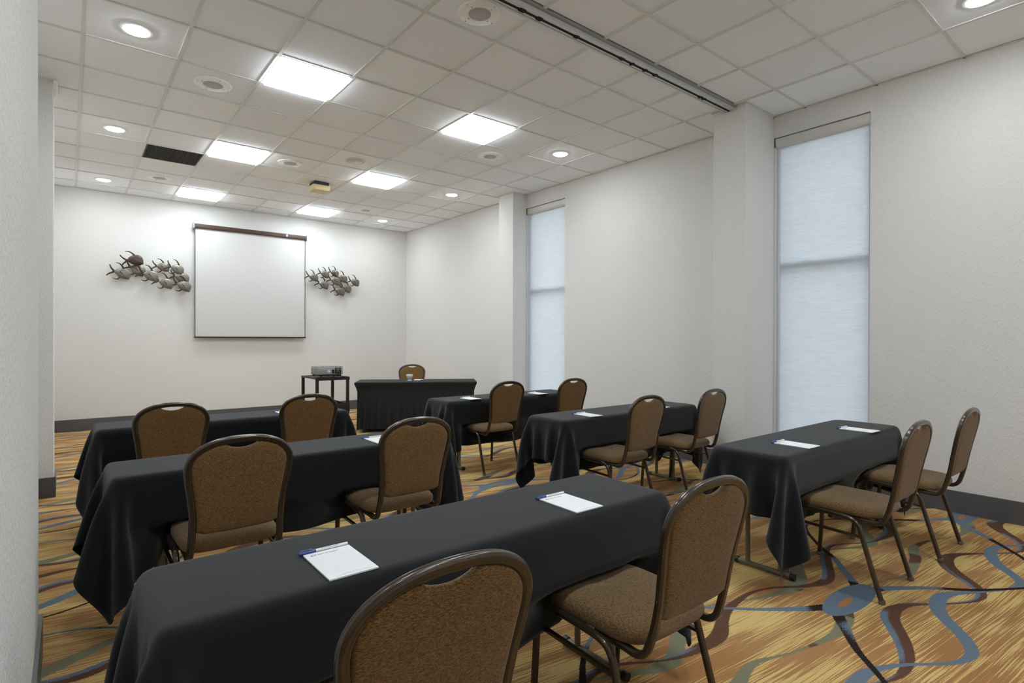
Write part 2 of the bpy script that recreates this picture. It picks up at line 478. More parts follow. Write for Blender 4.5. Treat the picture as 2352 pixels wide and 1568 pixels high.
# baseboards
BH, BT = 0.175, 0.014
bb = struct(obj('baseboard_back', box_mesh(-0.30, WX, WY - BT, WY, 0, BH, 0.002, 1), 'base'), 'dark grey baseboard along back wall')
mb = MB()
for a, b in ((FY0, C2[1]), (C2[2], C1[1]), (C1[2], WY - BT)): mb.box(WX - BT, WX, a, b, 0, BH)
for c in (C2, C1):
    mb.box(c[0] - BT, c[0], c[1] - BT, c[2] + BT, 0, BH)
    mb.box(c[0], WX - BT, c[1] - BT, c[1], 0, BH); mb.box(c[0], WX - BT, c[2], c[2] + BT, 0, BH)
struct(obj('baseboard_right', mb.mesh(), 'base'), 'dark grey baseboard along window wall')
mb = MB()
mb.box(-0.103, -0.103 + BT, 0.7, 3.165 + BT, 0, BH); mb.box(-0.30, -0.103, 3.165, 3.165 + BT, 0, BH)
mb.box(-0.103, -0.103 + BT, 6.27 - BT, 6.62 + BT, 0, BH); mb.box(-0.30, -0.103, 6.27 - BT, 6.27, 0, BH); mb.box(-0.30, -0.103, 6.62, 6.62 + BT, 0, BH)
mb.box(-0.30, -0.30 + BT, 3.165 + BT, 6.27 - BT, 0, BH); mb.box(-0.30, -0.30 + BT, 6.62 + BT, WY - BT, 0, BH)
struct(obj('baseboard_left', mb.mesh(), 'base'), 'dark grey baseboard along left wall')

# ------------------------------------------------------------------ windows, blinds, outside ground
struct(obj('ground', box_mesh(WX + 0.26, WX + 30, -20, 30, -0.3, -0.15), 'concrete'), 'pavement outside the windows')
for k, (a, b) in enumerate((W2, W1)):
    wx = WX + 0.115
    mb = MB()
    mb.box(wx, wx + 0.05, a, a + 0.035, WZ0, WZ1).box(wx, wx + 0.05, b - 0.035, b, WZ0, WZ1)
    mb.box(wx, wx + 0.05, a + 0.035, b - 0.035, WZ0, WZ0 + 0.04).box(wx, wx + 0.05, a + 0.035, b - 0.035, WZ1 - 0.04, WZ1)
    wn = struct(obj('window_%d' % (2 - k), mb.mesh(), 'channel'), 'tall narrow window with grey metal frame')
    obj('mullion', box_mesh(WX + 0.082, wx + 0.05, a + 0.035, b - 0.035, 2.105, 2.165, 0.003, 1), 'channel', wn)
    for z0, z1 in ((WZ0 + 0.04, 2.105), (2.165, WZ1 - 0.04)):
        obj('pane', box_mesh(wx + 0.02, wx + 0.026, a + 0.035, b - 0.035, z0, z1), 'pane', wn)
    lab = ('pale blue lit roller blind in the tall window behind the near right table', 'pale blue lit roller blind in the narrow far window behind the far right table')[k]
    bl = thing('roller_blind', lab, 'blind', (WX, (a + b) / 2, WZ0), 0, 'roller blinds in the tall windows')
    hw = (b - a) / 2
    H = WZ1 - WZ0
    obj('blind_fabric', box_mesh(0.056, 0.058, -hw + 0.028, hw - 0.036, 0.02, H - 0.05), 'blind', bl)
    # rounded cassette
    prof = [(0.012 + 0.0, 0.0)]
    arc = [(0.050 - 0.042 * math.cos(PI * (0.0 + 0.5 * i / 8)), 0.045 - 0.045 * math.sin(PI * (0.5 * i / 8))) for i in range(9)]
    prof = [(0.008, 0.092)] + arc + [(0.095, 0.0), (0.095, 0.092)]
    n = len(prof); v = []
    for yy in (-hw + 0.004, hw - 0.012): v += [(p[0], yy, H - 0.102 + p[1]) for p in prof]
    f = [(i, (i + 1) % n, n + (i + 1) % n, n + i) for i in range(n)] + [tuple(range(n)), tuple(range(n, 2 * n))[::-1]]
    obj('cassette', auto_smooth(MB().add(v, f).mesh(), 30), 'cassette', bl)
    obj('hem_bar', box_mesh(0.050, 0.064, -hw + 0.03, hw - 0.04, 0.0, 0.024, 0.004), 'cassette', bl)
    for s0, s1 in ((hw - 0.040, hw - 0.020), (hw - 0.020, hw + 0.004), (-hw, -hw + 0.026)):
        obj('side_channel', box_mesh(0.030 if s0 < hw - 0.03 and s0 > 0 else -0.004 if s0 > 0 else 0.044, 0.075, s0, s1, 0.0, H - 0.10, 0.003, 1), 'channel', bl)

# ------------------------------------------------------------------ ceiling: backing, tees, tiles
ceiling = struct(obj('ceiling', box_mesh(FX0 - 0.2, FX1 + 0.25, FY0 - 0.2, WY + 0.2, CEIL + 0.10, CEIL + 0.2), 'plenum'), 'suspended ceiling of white acoustic tiles in a tee grid')
xl = [GX0 + GTX * i for i in range(-3, 9)]
xl = [x for x in xl if x > FX0]
xe = [FX0] + xl + [WX]
yfar = [TRK1] + [GY0 + T * j for j in range(-2, 10)] + [WY]
ynear = [FY0] + [NY0 - T * j for j in range(8, -1, -1)] + [TRK0]
PANELS = {(2, 'f', 0), (2, 'f', 4), (2, 'f', 8), (5, 'f', 0), (5, 'f', 4), (5, 'f', 8), (2, 'n', 2), (5, 'n', 2), (2, 'n', 6), (5, 'n', 6)}
VENT = (1, 'f', 5)
TZ = CEIL + 0.003
full = box_mesh(-0.2965, 0.2965, -0.2965, 0.2965, 0, 0.016, 0.003, 1)
full.materials.append(MAT['tile'])
def cells(yl, code):
    for j in range(len(yl) - 1):
        for i in range(len(xe) - 1):
            gi = round((xe[i] - GX0) / GTX) if i > 0 else round((xe[1] - GX0) / GTX) - 1
            if code == 'f': gj = round((yl[j] - GY0) / T) if j > 0 else -3
            else: gj = round((NY0 - yl[j + 1]) / T) if j < len(yl) - 2 else -1
            yield gi, gj, xe[i], xe[i + 1], yl[j], yl[j + 1]
for code, yl in (('f', yfar), ('n', ynear)):
    for gi, gj, x0, x1, y0, y1 in cells(yl, code):
        if (gi, code, gj) in PANELS or (gi, code, gj) == VENT: continue
        w, d = x1 - x0 - 0.014, y1 - y0 - 0.014
        if x1 < -0.35 and y1 > 0.6: continue
        if abs(w - 0.5961) < 0.01 and abs(d - 0.5956) < 0.01: me = full
        else:
            me = box_mesh(-w / 2, w / 2, -d / 2, d / 2, 0, 0.016, 0.003, 1); me.materials.append(MAT['tile'])
        t_ = obj('ceiling_tile', me, None, ceiling, ((x0 + x1) / 2, (y0 + y1) / 2, TZ + random.uniform(0, 0.002)))
        t_.rotation_euler = (random.uniform(-.002, .002), random.uniform(-.002, .002), 0)
        if (gi, code, gj) == (6, 'f', -3): t_.rotation_euler = (-0.03, 0.012, 0); t_.location.z += 0.008
TW = 0.012
for x in xl:
    obj('main_tee', box_mesh(x - TW, x + TW, TRK1, WY, CEIL - 0.004, CEIL + 0.03), 'tee', ceiling)
    obj('main_tee', box_mesh(x - TW, x + TW, FY0, TRK0, CEIL - 0.004, CEIL + 0.03), 'tee', ceiling)
for yy in yfar[1:-1] + ynear[1:-1]:
    obj('cross_tee', box_mesh(-0.30 if yy > 0.6 else FX0, WX, yy - TW * 0.8, yy + TW * 0.8, CEIL - 0.003, CEIL + 0.03), 'tee', ceiling)
mb = MB()
mb.box(WX - 0.022, WX, C2[2], C1[1], CEIL - 0.003, CEIL).box(WX - 0.022, WX, C1[2], WY, CEIL - 0.003, CEIL).box(WX - 0.022, WX, FY0, C2[1], CEIL - 0.003, CEIL)
mb.box(-0.3, WX, WY - 0.022, WY, CEIL - 0.003, CEIL)
for c in (C2, C1):
    mb.box(c[0] - 0.02, c[0], c[1] - 0.02, c[2] + 0.02, CEIL - 0.003, CEIL + 0.002)
    mb.box(c[0], WX, c[1] - 0.02, c[1], CEIL - 0.003, CEIL + 0.002).box(c[0], WX, c[2], c[2] + 0.02, CEIL - 0.003, CEIL + 0.002)
obj('wall_angle', mb.mesh(), 'tee', ceiling)

# partition track
tr = thing('partition_track', 'aluminium folding-partition track with black slot crossing the ceiling', 'track', (0, 0, CEIL))
X0, X1 = -0.30, 5.018
def rail(y0, y1, z0, z1, nm, mt): return obj(nm, box_mesh(X0, X1, y0, y1, z0, z1), mt, tr)
rail(2.800, 2.826, -0.010, 0.03, 'edge_flange', 'alu_dull')
rail(2.826, 2.846, -0.034, 0.03, 'rail', 'alu')
rail(2.849, 2.866, -0.030, 0.03, 'rail', 'alu')
rail(2.866, 2.892, -0.0285, 0.03, 'slot', 'slot')
rail(2.892, 2.909, -0.030, 0.03, 'rail', 'alu')
rail(2.912, 2.930, -0.034, 0.03, 'rail', 'alu')
rail(2.930, 2.945, -0.008, 0.03, 'edge_flange', 'tee')
mb = MB()
random.seed(3)
for q in range(9):
    xx = random.uniform(1.6, 4.9)
    for _ in range(3):
        mb.box(xx + random.uniform(-.02, .02), xx + random.uniform(.021, .03), 2.858 + random.uniform(0, .006), 2.892 + random.uniform(0, .008), -0.031 - random.uniform(0, .004), -0.026)
br = obj('brush_seal', mb.mesh(), 'slot', tr); br['kind'] = 'stuff'

# ------------------------------------------------------------------ ceiling fittings
def cellc(gi, gj, code='f'):
    x = GX0 + GTX * (gi + 0.5)
    y = GY0 + T * (gj + 0.5) if code == 'f' else NY0 - T * (gj + 0.5)
    return x, y
def panel_parts(root):
    mb = MB(); s, w = 0.294, 0.020
    mb.box(-s, s, -s, -s + w, -0.006, 0.02).box(-s, s, s - w, s, -0.006, 0.02).box(-s, -s + w, -s + w, s - w, -0.006, 0.02).box(s - w, s, -s + w, s - w, -0.006, 0.02)
    obj('frame', mb.mesh(), 'white_metal', root)
    obj('diffuser', box_mesh(-s + w, s - w, -s + w, s - w, -0.028, 0.006, 0.006, 2), 'panel', root)
    return root
PL = {(2, 'f', 0): 'square lit ceiling panel nearest the viewer on the left', (2, 'f', 4): 'square lit ceiling panel next to the dark air vent',
      (2, 'f', 8): 'square lit ceiling panel close to the back wall above left of the screen', (5, 'f', 0): 'square lit ceiling panel nearest the viewer on the right',
      (5, 'f', 4): 'square lit ceiling panel right of the yellowish ceiling box', (5, 'f', 8): 'square lit ceiling panel close to the back wall above right of the screen',
      (2, 'n', 2): 'added unseen lit ceiling panel on the viewer side of the track, left', (5, 'n', 2): 'added unseen lit ceiling panel on the viewer side of the track, right',  # viewer-side pair is out of view, added on the grid for more light
      (2, 'n', 6): 'added unseen lit ceiling panel behind the viewer, left', (5, 'n', 6): 'added unseen lit ceiling panel behind the viewer, right'}  # rear pair is unseen, added to brighten the near end of the room
p0 = None
for key, lab in PL.items():
    x, y = cellc(key[0], key[2], key[1])
    if p0 is None:
        p0 = r = panel_parts(thing('light_panel', lab, 'ceiling light', (x, y, CEIL), 0, 'square lit ceiling panels'))
    else:
        r = copy_tree(p0); r['label'] = lab; r.location = (x, y, CEIL)
SP = {(0, 0): 'bright round recessed ceiling light at upper left, nearest the viewer', (0, 4): 'bright round recessed ceiling light in the middle of the left row',
      (0, 8): 'bright round recessed ceiling light at left near the back wall', (7, 0): 'bright round recessed ceiling light nearest the track on the window side',
      (7, 4): 'bright round recessed ceiling light beside the far window pier', (7, 8): 'bright round recessed ceiling light in the far right ceiling corner'}
def spot_parts(root):
    obj('trim_ring', auto_smooth(MB().lathe([(0.082, 0.0), (0.084, -0.006), (0.100, -0.004), (0.104, 0.004)], 40).mesh(fix=True)), 'white_metal', root)
    obj('lens', MB().lathe([(0.0001, -0.016), (0.04, -0.0145), (0.068, -0.011), (0.080, -0.005), (0.082, 0.004), (0.0001, 0.004)], 40).mesh(), 'spot', root)
    return root
s0 = None
allspots = [(cellc(k[0], k[1]), l) for k, l in SP.items()]
allspots += [((4.70, 0.915), 'bright round recessed ceiling light at the top right edge'), ((0.39, 0.915), 'added unseen round recessed ceiling light above the viewer at left')]  # the second one is unseen, added as a partner for extra light
for (x, y), lab in allspots:
    if s0 is None: s0 = r = spot_parts(thing('recessed_light', lab, 'ceiling light', (x, y, CEIL), 0, 'round recessed ceiling lights'))
    else: r = copy_tree(s0); r['label'] = lab; r.location = (x, y, CEIL)
def perf_mat():
    m = bpy.data.materials.new('perforated_speaker_grille'); t = NT(m)
    v = t.n('TexVoronoi', Scale=110.0, Randomness=0.0)
    t.t.links.new(t.coords('Object'), v.inputs['Vector'])
    c = t.mix(t.step(v.outputs['Distance'], 0.30, 0.36), srgb(118, 116, 114), srgb(196, 194, 191))
    t.pbsdf(Base__Color=c, Roughness=0.5, Metallic=0.2)
    return m
MAT['perf'] = perf_mat()
screw_me = MB().lathe([(0.0001, -0.004), (0.004, -0.003), (0.005, 0.0)], 10).mesh(); screw_me.materials.append(MAT['alu_dull'])
def speaker_parts(root):
    obj('face_plate', auto_smooth(MB().lathe([(0.078, 0.0), (0.079, -0.008), (0.140, -0.008), (0.150, -0.003), (0.151, 0.004)], 48).mesh()), 'white_metal', root)
    obj('grille', auto_smooth(MB().lathe([(0.0001, -0.011), (0.05, -0.0105), (0.078, -0.007), (0.078, 0.003)], 40).mesh()), 'perf', root)
    for q in range(8):
        a = PI / 2 * q + (0.25 if q < 4 else 0.35); r_ = 0.133 if q < 4 else 0.095
        obj('screw', screw_me, None, root, (r_ * math.cos(a), r_ * math.sin(a), -0.008))
    return root
SPK = [(cellc(1, 1), 'round white ceiling speaker between the left recessed light and the panel'), (cellc(1, 7), 'round white ceiling speaker behind the dark air vent, near the back wall'),
       (cellc(3, 4), 'round white ceiling speaker in the middle of the ceiling, left of the grey disc'), (cellc(6, 1), 'round white ceiling speaker right of the near right light panel'),
       (cellc(6, 7), 'round white ceiling speaker near the far right recessed light'), ((2.218, 3.129), 'large round white ceiling speaker beside the partition track')]
k0 = None
for (x, y), lab in SPK:
    if k0 is None: k0 = r = speaker_parts(thing('ceiling_speaker', lab, 'speaker', (x, y, CEIL + 0.002), 0, 'round ceiling speakers'))
    else: r = copy_tree(k0); r['label'] = lab; r.location = (x, y, CEIL + 0.002)
x, y = cellc(4, 3)
r = thing('ceiling_disc', 'plain round grey disc cover set in a ceiling tile beside the yellowish box', 'cover', (x, y, CEIL + 0.002))
obj('cover', auto_smooth(MB().lathe([(0.0001, -0.006), (0.105, -0.006), (0.112, -0.004)], 40).mesh()), 'perf', r)
obj('rim', auto_smooth(MB().lathe([(0.112, -0.001), (0.113, -0.007), (0.126, -0.006), (0.130, 0.001)], 40).mesh()), 'tee', r)
# return-air vent
x, y = cellc(1, 5)
r = thing('air_vent', 'dark grey slatted return-air vent in the ceiling grid', 'vent', (x, y, CEIL))
mb = MB(); s, w = 0.292, 0.012
mb.box(-s, s, -s, -s + w, -0.002, 0.02).box(-s, s, s - w, s, -0.002, 0.02).box(-s, -s + w, -s + w, s - w, -0.002, 0.02).box(s - w, s, -s + w, s - w, -0.002, 0.02)
obj('frame', mb.mesh(), 'grille', r)
mb = MB()
for q in range(36):
    xx = -s + w + (2 * (s - w)) * (q + 0.5) / 36
    mb.box(xx - 0.002, xx + 0.002, -s + w, s - w, 0.0, 0.016)
gr = obj('slats', mb.mesh(), 'grille', r); gr['kind'] = 'stuff'
obj('filter', box_mesh(-s + w, s - w, -s + w, s - w, 0.016, 0.02), 'vent_back', r)
# small yellowed box
r = thing('ceiling_box', 'small square yellowed cream box on a black base under the ceiling', 'fixture', (2.83, 7.995, CEIL))
obj('base', box_mesh(-0.105, 0.105, -0.105, 0.105, -0.050, 0.0, 0.003, 1), 'black', r)
mb = MB(); a, b = 0.122, 0.112
mb.add([(-a, -a, -.05), (a, -a, -.05), (a, a, -.05), (-a, a, -.05), (-b, -b, -.112), (b, -b, -.112), (b, b, -.112), (-b, b, -.112)], [(0, 1, 2, 3), (7, 6, 5, 4), (0, 4, 5, 1), (1, 5, 6, 2), (2, 6, 7, 3), (3, 7, 4, 0)])
obj('shade', mb.mesh(), 'fixture_cream', r)
obj('lower_rim', box_mesh(-b + 0.004, b - 0.004, -b + 0.004, b - 0.004, -0.118, -0.112), 'fixture_cream', r)
# bracket on the left pier
r = thing('wall_bracket', 'small white bracket at the top of the left pier', 'bracket', (-0.103, 6.27, CEIL))
obj('plate', box_mesh(0.0, 0.028, -0.02, 0.30, -0.035, -0.006, 0.002, 1), 'white_metal', r)
obj('lug', box_mesh(0.0, 0.020, 0.30, 0.42, -0.025, -0.006, 0.002, 1), 'white_metal', r)

# ------------------------------------------------------------------ wall screen
r = thing('projection_screen', 'white pull-down projection screen in a dark brown case on back wall', 'screen', (2.535, WY - 0.022, 1.39))
SW = 0.905
obj('fabric', box_mesh(-SW + 0.012, SW - 0.012, -0.062, -0.060, 0.03, 1.85), 'screen', r)
for s in (-1, 1): obj('border', box_mesh(s * SW - (0.012 if s > 0 else 0), s * SW + (0 if s > 0 else 0.012), -0.0622, -0.0598, 0.03, 1.85), 'screen_edge', r)
cs = obj('case', box_mesh(-SW - 0.01, SW + 0.01, -0.105, -0.020, 1.835, 1.905, 0.012, 2), 'brown_case', r)
obj('case_lip', box_mesh(-SW - 0.008, SW + 0.008, -0.109, -0.100, 1.855, 1.866, 0.002, 1), 'brown_case', cs)
for s in (-1, 1):
    obj('end_cap', box_mesh(s * (SW + 0.018) - 0.010, s * (SW + 0.018) + 0.010, -0.115, -0.0, 1.822, 1.918, 0.006, 2), 'alu_dull', r)
obj('clip', box_mesh(0.545, 0.575, -0.116, -0.100, 1.852, 1.892, 0.003, 1), 'alu', r)
obj('weight_bar', box_mesh(-SW - 0.01, SW + 0.01, -0.074, -0.048, 0.012, 0.034, 0.006, 2), 'black', r)
path = smooth_path([(0.06 - 0.04, -0.061, 0.012), (0.025, -0.061, -0.012), (0.06, -0.061, -0.024), (0.095, -0.061, -0.012), (0.10, -0.061, 0.012)], 5)
obj('pull_handle', MB().sweep(path, [(0.003 * math.cos(2 * PI * q / 8), 0.003 * math.sin(2 * PI * q / 8)) for q in range(8)], (0, 1, 0)).mesh(), 'alu_dull', r, smooth=True)

# ------------------------------------------------------------------ fish sculptures
def fish_outline():
    pts = [(-0.50, 0.0), (-0.42, 0.10), (-0.28, 0.21), (-0.08, 0.285), (0.12, 0.305), (0.30, 0.285), (0.43, 0.215), (0.50, 0.10), (0.515, -0.06), (0.505, -0.20), (0.43, -0.235), (0.25, -0.255), (0.05, -0.255), (-0.15, -0.215), (-0.32, -0.13), (-0.43, -0.055)]
    P = [Vector((a, 0, b)) for a, b in pts]
    return smooth_path(P + [P[0]], 3)[:-1]
def fish_body():
    ol = fish_outline(); n = len(ol); c = Vector((0.05, 0, 0.01)); v = []; f = []
    rings = [(1.0, 0.0), (0.97, 0.022), (0.86, 0.050), (0.65, 0.078), (0.4, 0.094), (0.18, 0.100)]
    for s_, d in rings:
        v += [(c.x + (p.x - c.x) * s_, -d, c.z + (p.z - c.z) * s_) for p in ol]
    v.append((c.x, -0.101, c.z))
    v += [(p.x, 0.012, p.z) for p in ol]
    for k in range(len(rings) - 1):
        f += [(k * n + i, k * n + (i + 1) % n, (k + 1) * n + (i + 1) % n, (k + 1) * n + i) for i in range(n)]
    k = len(rings) - 1
    f += [(k * n + i, k * n + (i + 1) % n, len(rings) * n) for i in range(n)]
    b = len(rings) * n + 1
    f += [(b + i, b + (i + 1) % n, (i + 1) % n, i) for i in range(n)]
    f.append(tuple(range(b, b + n)))
    return auto_smooth(MB().add(v, f).mesh('fish_body'), 60)
def blade(path, w0, w1, th):
    P = smooth_path(path, 5); n = len(P); mb_ = MB(); v = []
    for i, p in enumerate(P):
        u = i / (n - 1); w = w0 + (w1 - w0) * u
        t_ = (P[min(i + 1, n - 1)] - P[max(i - 1, 0)]).normalized(); nn = Vector((-t_.z, 0, t_.x))
        v += [p + nn * w + Vector((0, -th, 0)), p - nn * w + Vector((0, -th, 0)), p - nn * w + Vector((0, th, 0)), p + nn * w + Vector((0, th, 0))]
    f = [(i * 4 + k, i * 4 + (k + 1) % 4, (i + 1) * 4 + (k + 1) % 4, (i + 1) * 4 + k) for i in range(n - 1) for k in range(4)] + [(3, 2, 1, 0), tuple(range((n - 1) * 4, n * 4))]
    return mb_.add(v, f).mesh()
def head_plate():
    # raised front plate of the head, following the body outline
    ol = [p for p in fish_outline() if p.x > 0.20]
    ol = sorted(ol, key=lambda p: -p.z)
    v = []
    n_ = len(ol)
    for s_, d in ((1.005, 0.012), (0.9, 0.052), (0.7, 0.074)):
        for p in ol: v.append((0.10 + (p.x - 0.10) * s_, -d, 0.01 + (p.z - 0.01) * s_))
    f = [(k * n_ + i, k * n_ + i + 1, (k + 1) * n_ + i + 1, (k + 1) * n_ + i) for k in range(2) for i in range(n_ - 1)]
    return auto_smooth(MB().add(v, f).mesh('head_plate'), 60)
headm = head_plate(); headd = headm.copy(); headm.materials.append(MAT['fish']); headd.materials.append(MAT['fish_dark'])
fb = fish_body(); fbd = fb.copy()
fb.materials.append(MAT['fish']); fbd.materials.append(MAT['fish_dark'])
dors = blade([(0.02, -0.02, 0.27), (-0.12, -0.02, 0.40), (-0.32, -0.03, 0.50), (-0.54, -0.04, 0.50)], 0.062, 0.010, 0.006)
vent = blade([(-0.06, -0.02, -0.22), (-0.14, -0.02, -0.33), (-0.28, -0.03, -0.38), (-0.46, -0.04, -0.36)], 0.052, 0.010, 0.006)
tailm = MB()
for s in (1, -1):
    q = blade([(-0.47, 0, 0.0), (-0.62, 0, 0.10 * s), (-0.72, 0, 0.16 * s), (-0.86, 0, 0.31 * s)], 0.055, 0.034, 0.008)
    tailm.add([v.co for v in q.vertices], [tuple(p.vertices) for p in q.polygons])
tailm = tailm.mesh()
gill = blade([(-0.16, -0.080, 0.07), (0.00, -0.105, 0.01), (0.10, -0.105, -0.07)], 0.034, 0.006, 0.012)
eye = MB().lathe([(0.0001, -0.02), (0.016, -0.014), (0.022, 0.0)], 12, axis='y').mesh()
post = MB().cyl((0, 0, 0), (0, 1, 0), 0.02, 8).mesh()
for me, mt in ((dors, 'fin'), (vent, 'fin'), (tailm, 'fin'), (gill, 'fish_eye'), (eye, 'fish_eye'), (post, 'fin')): me.materials.append(MAT[mt])
def ray_on_y(u, v, y):
    xc = (u - 1176) / F_PX; yc = (784 - v) / F_PX
    d = rt * xc + up * yc + fwd
    k = y / d.y
    return Vector((d.x * k, y, CAM_H + d.z * k))
def school(name, label, crop, fish, L):
    # fish: (x, y, tilt degrees, depth, dark) measured on the photograph, turned into wall positions
    pts = [(ray_on_y(crop[0] + a * crop[2], crop[1] + b * crop[2], WY - 0.09), tl, dp, dk, k) for a, b, tl, dp, dk, k in fish]
    cx = sum(p[0].x for p in pts) / len(pts); cz = sum(p[0].z for p in pts) / len(pts)
    root = thing(name, label, 'wall sculpture', (cx, WY, cz))
    for p, tl, dp, dk, k in pts:
        sc = L * k
        b = obj('fish', fbd if dk else fb, None, root, (p.x - cx, -0.075 - dp, p.z - cz), (0, math.radians(tl), 0))
        b.scale = (sc, sc, sc * 1.32)
        obj('dorsal_fin', dors, None, b); obj('ventral_fin', vent, None, b); obj('tail', tailm, None, b)
        obj('gill_slit', gill, None, b); obj('eye', eye, None, b, (0.38, -0.062, -0.04))
        obj('head_plate', headd if dk else headm, None, b)
        e = obj('mount_post', post, None, b); e.scale = (1, (0.075 + dp) / sc - 0.002, 1)
    return root
school('fish_sculpture', 'school of nine metal fish mounted on the wall left of the screen', (230, 560, 0.0978),
       [(810, 395, -6, 0.05, 1, 1.0), (515, 695, 14, 0.01, 0, 1.0), (870, 610, 24, 0.0, 0, 1.02), (1175, 750, 17, 0.035, 0, 1.0), (1475, 545, 8, 0.0, 0, 0.85), (1800, 600, 22, 0.02, 0, 0.92), (1535, 930, 18, 0.04, 0, 0.98), (1915, 800, 14, 0.015, 0, 1.0), (1955, 995, 18, 0.045, 0, 1.0)], 0.212)
school('fish_sculpture', 'school of nine metal fish mounted on the wall right of the screen', (680, 590, 0.0723),
       [(540, 650, 14, 0.03, 0, 1.0), (895, 555, 16, 0.04, 0, 0.95), (1215, 520, 20, 0.02, 0, 0.95), (860, 890, 18, 0.04, 0, 1.05), (1225, 770, 15, 0.05, 0, 1.08), (1475, 690, 18, 0.02, 0, 1.05), (1850, 810, 16, 0.04, 0, 1.02), (1620, 1000, 20, 0.0, 0, 1.0), (1370, 1095, 16, 0.045, 0, 1.1)], 0.181)

# ------------------------------------------------------------------ tables
def table_parts(root, L=1.829, D=0.457, H=0.730, legx=0.70, posts=(-0.03, 0.10), foot=0.17):
    obj('tabletop', box_mesh(-L / 2 + 0.03, L / 2 - 0.03, -D / 2 + 0.03, D / 2 - 0.03, H - 0.022, H, 0.009, 2), 'table_wood', root)
    for s in (-1, 1):
        mb = MB()
        for py in (-posts[1], posts[1]): mb.cyl((s * legx, py, 0.03), (s * legx, py, H - 0.022), 0.014, 14)
        mb.cyl((s * legx, -foot, 0.022), (s * legx, foot, 0.022), 0.0145, 14)
        mb.cyl((s * legx, -posts[1], 0.36), (s * legx, posts[1], 0.36), 0.010, 10)
        lg = obj('leg', auto_smooth(mb.mesh(), 50), 'table_leg', root)
        for q in (-1, 1):
            obj('foot_cap', auto_smooth(MB().cyl((s * legx, q * (foot - 0.012), 0.022), (s * legx, q * (foot + 0.014), 0.022), 0.019, 14).mesh(), 50), 'black', lg)
    return root

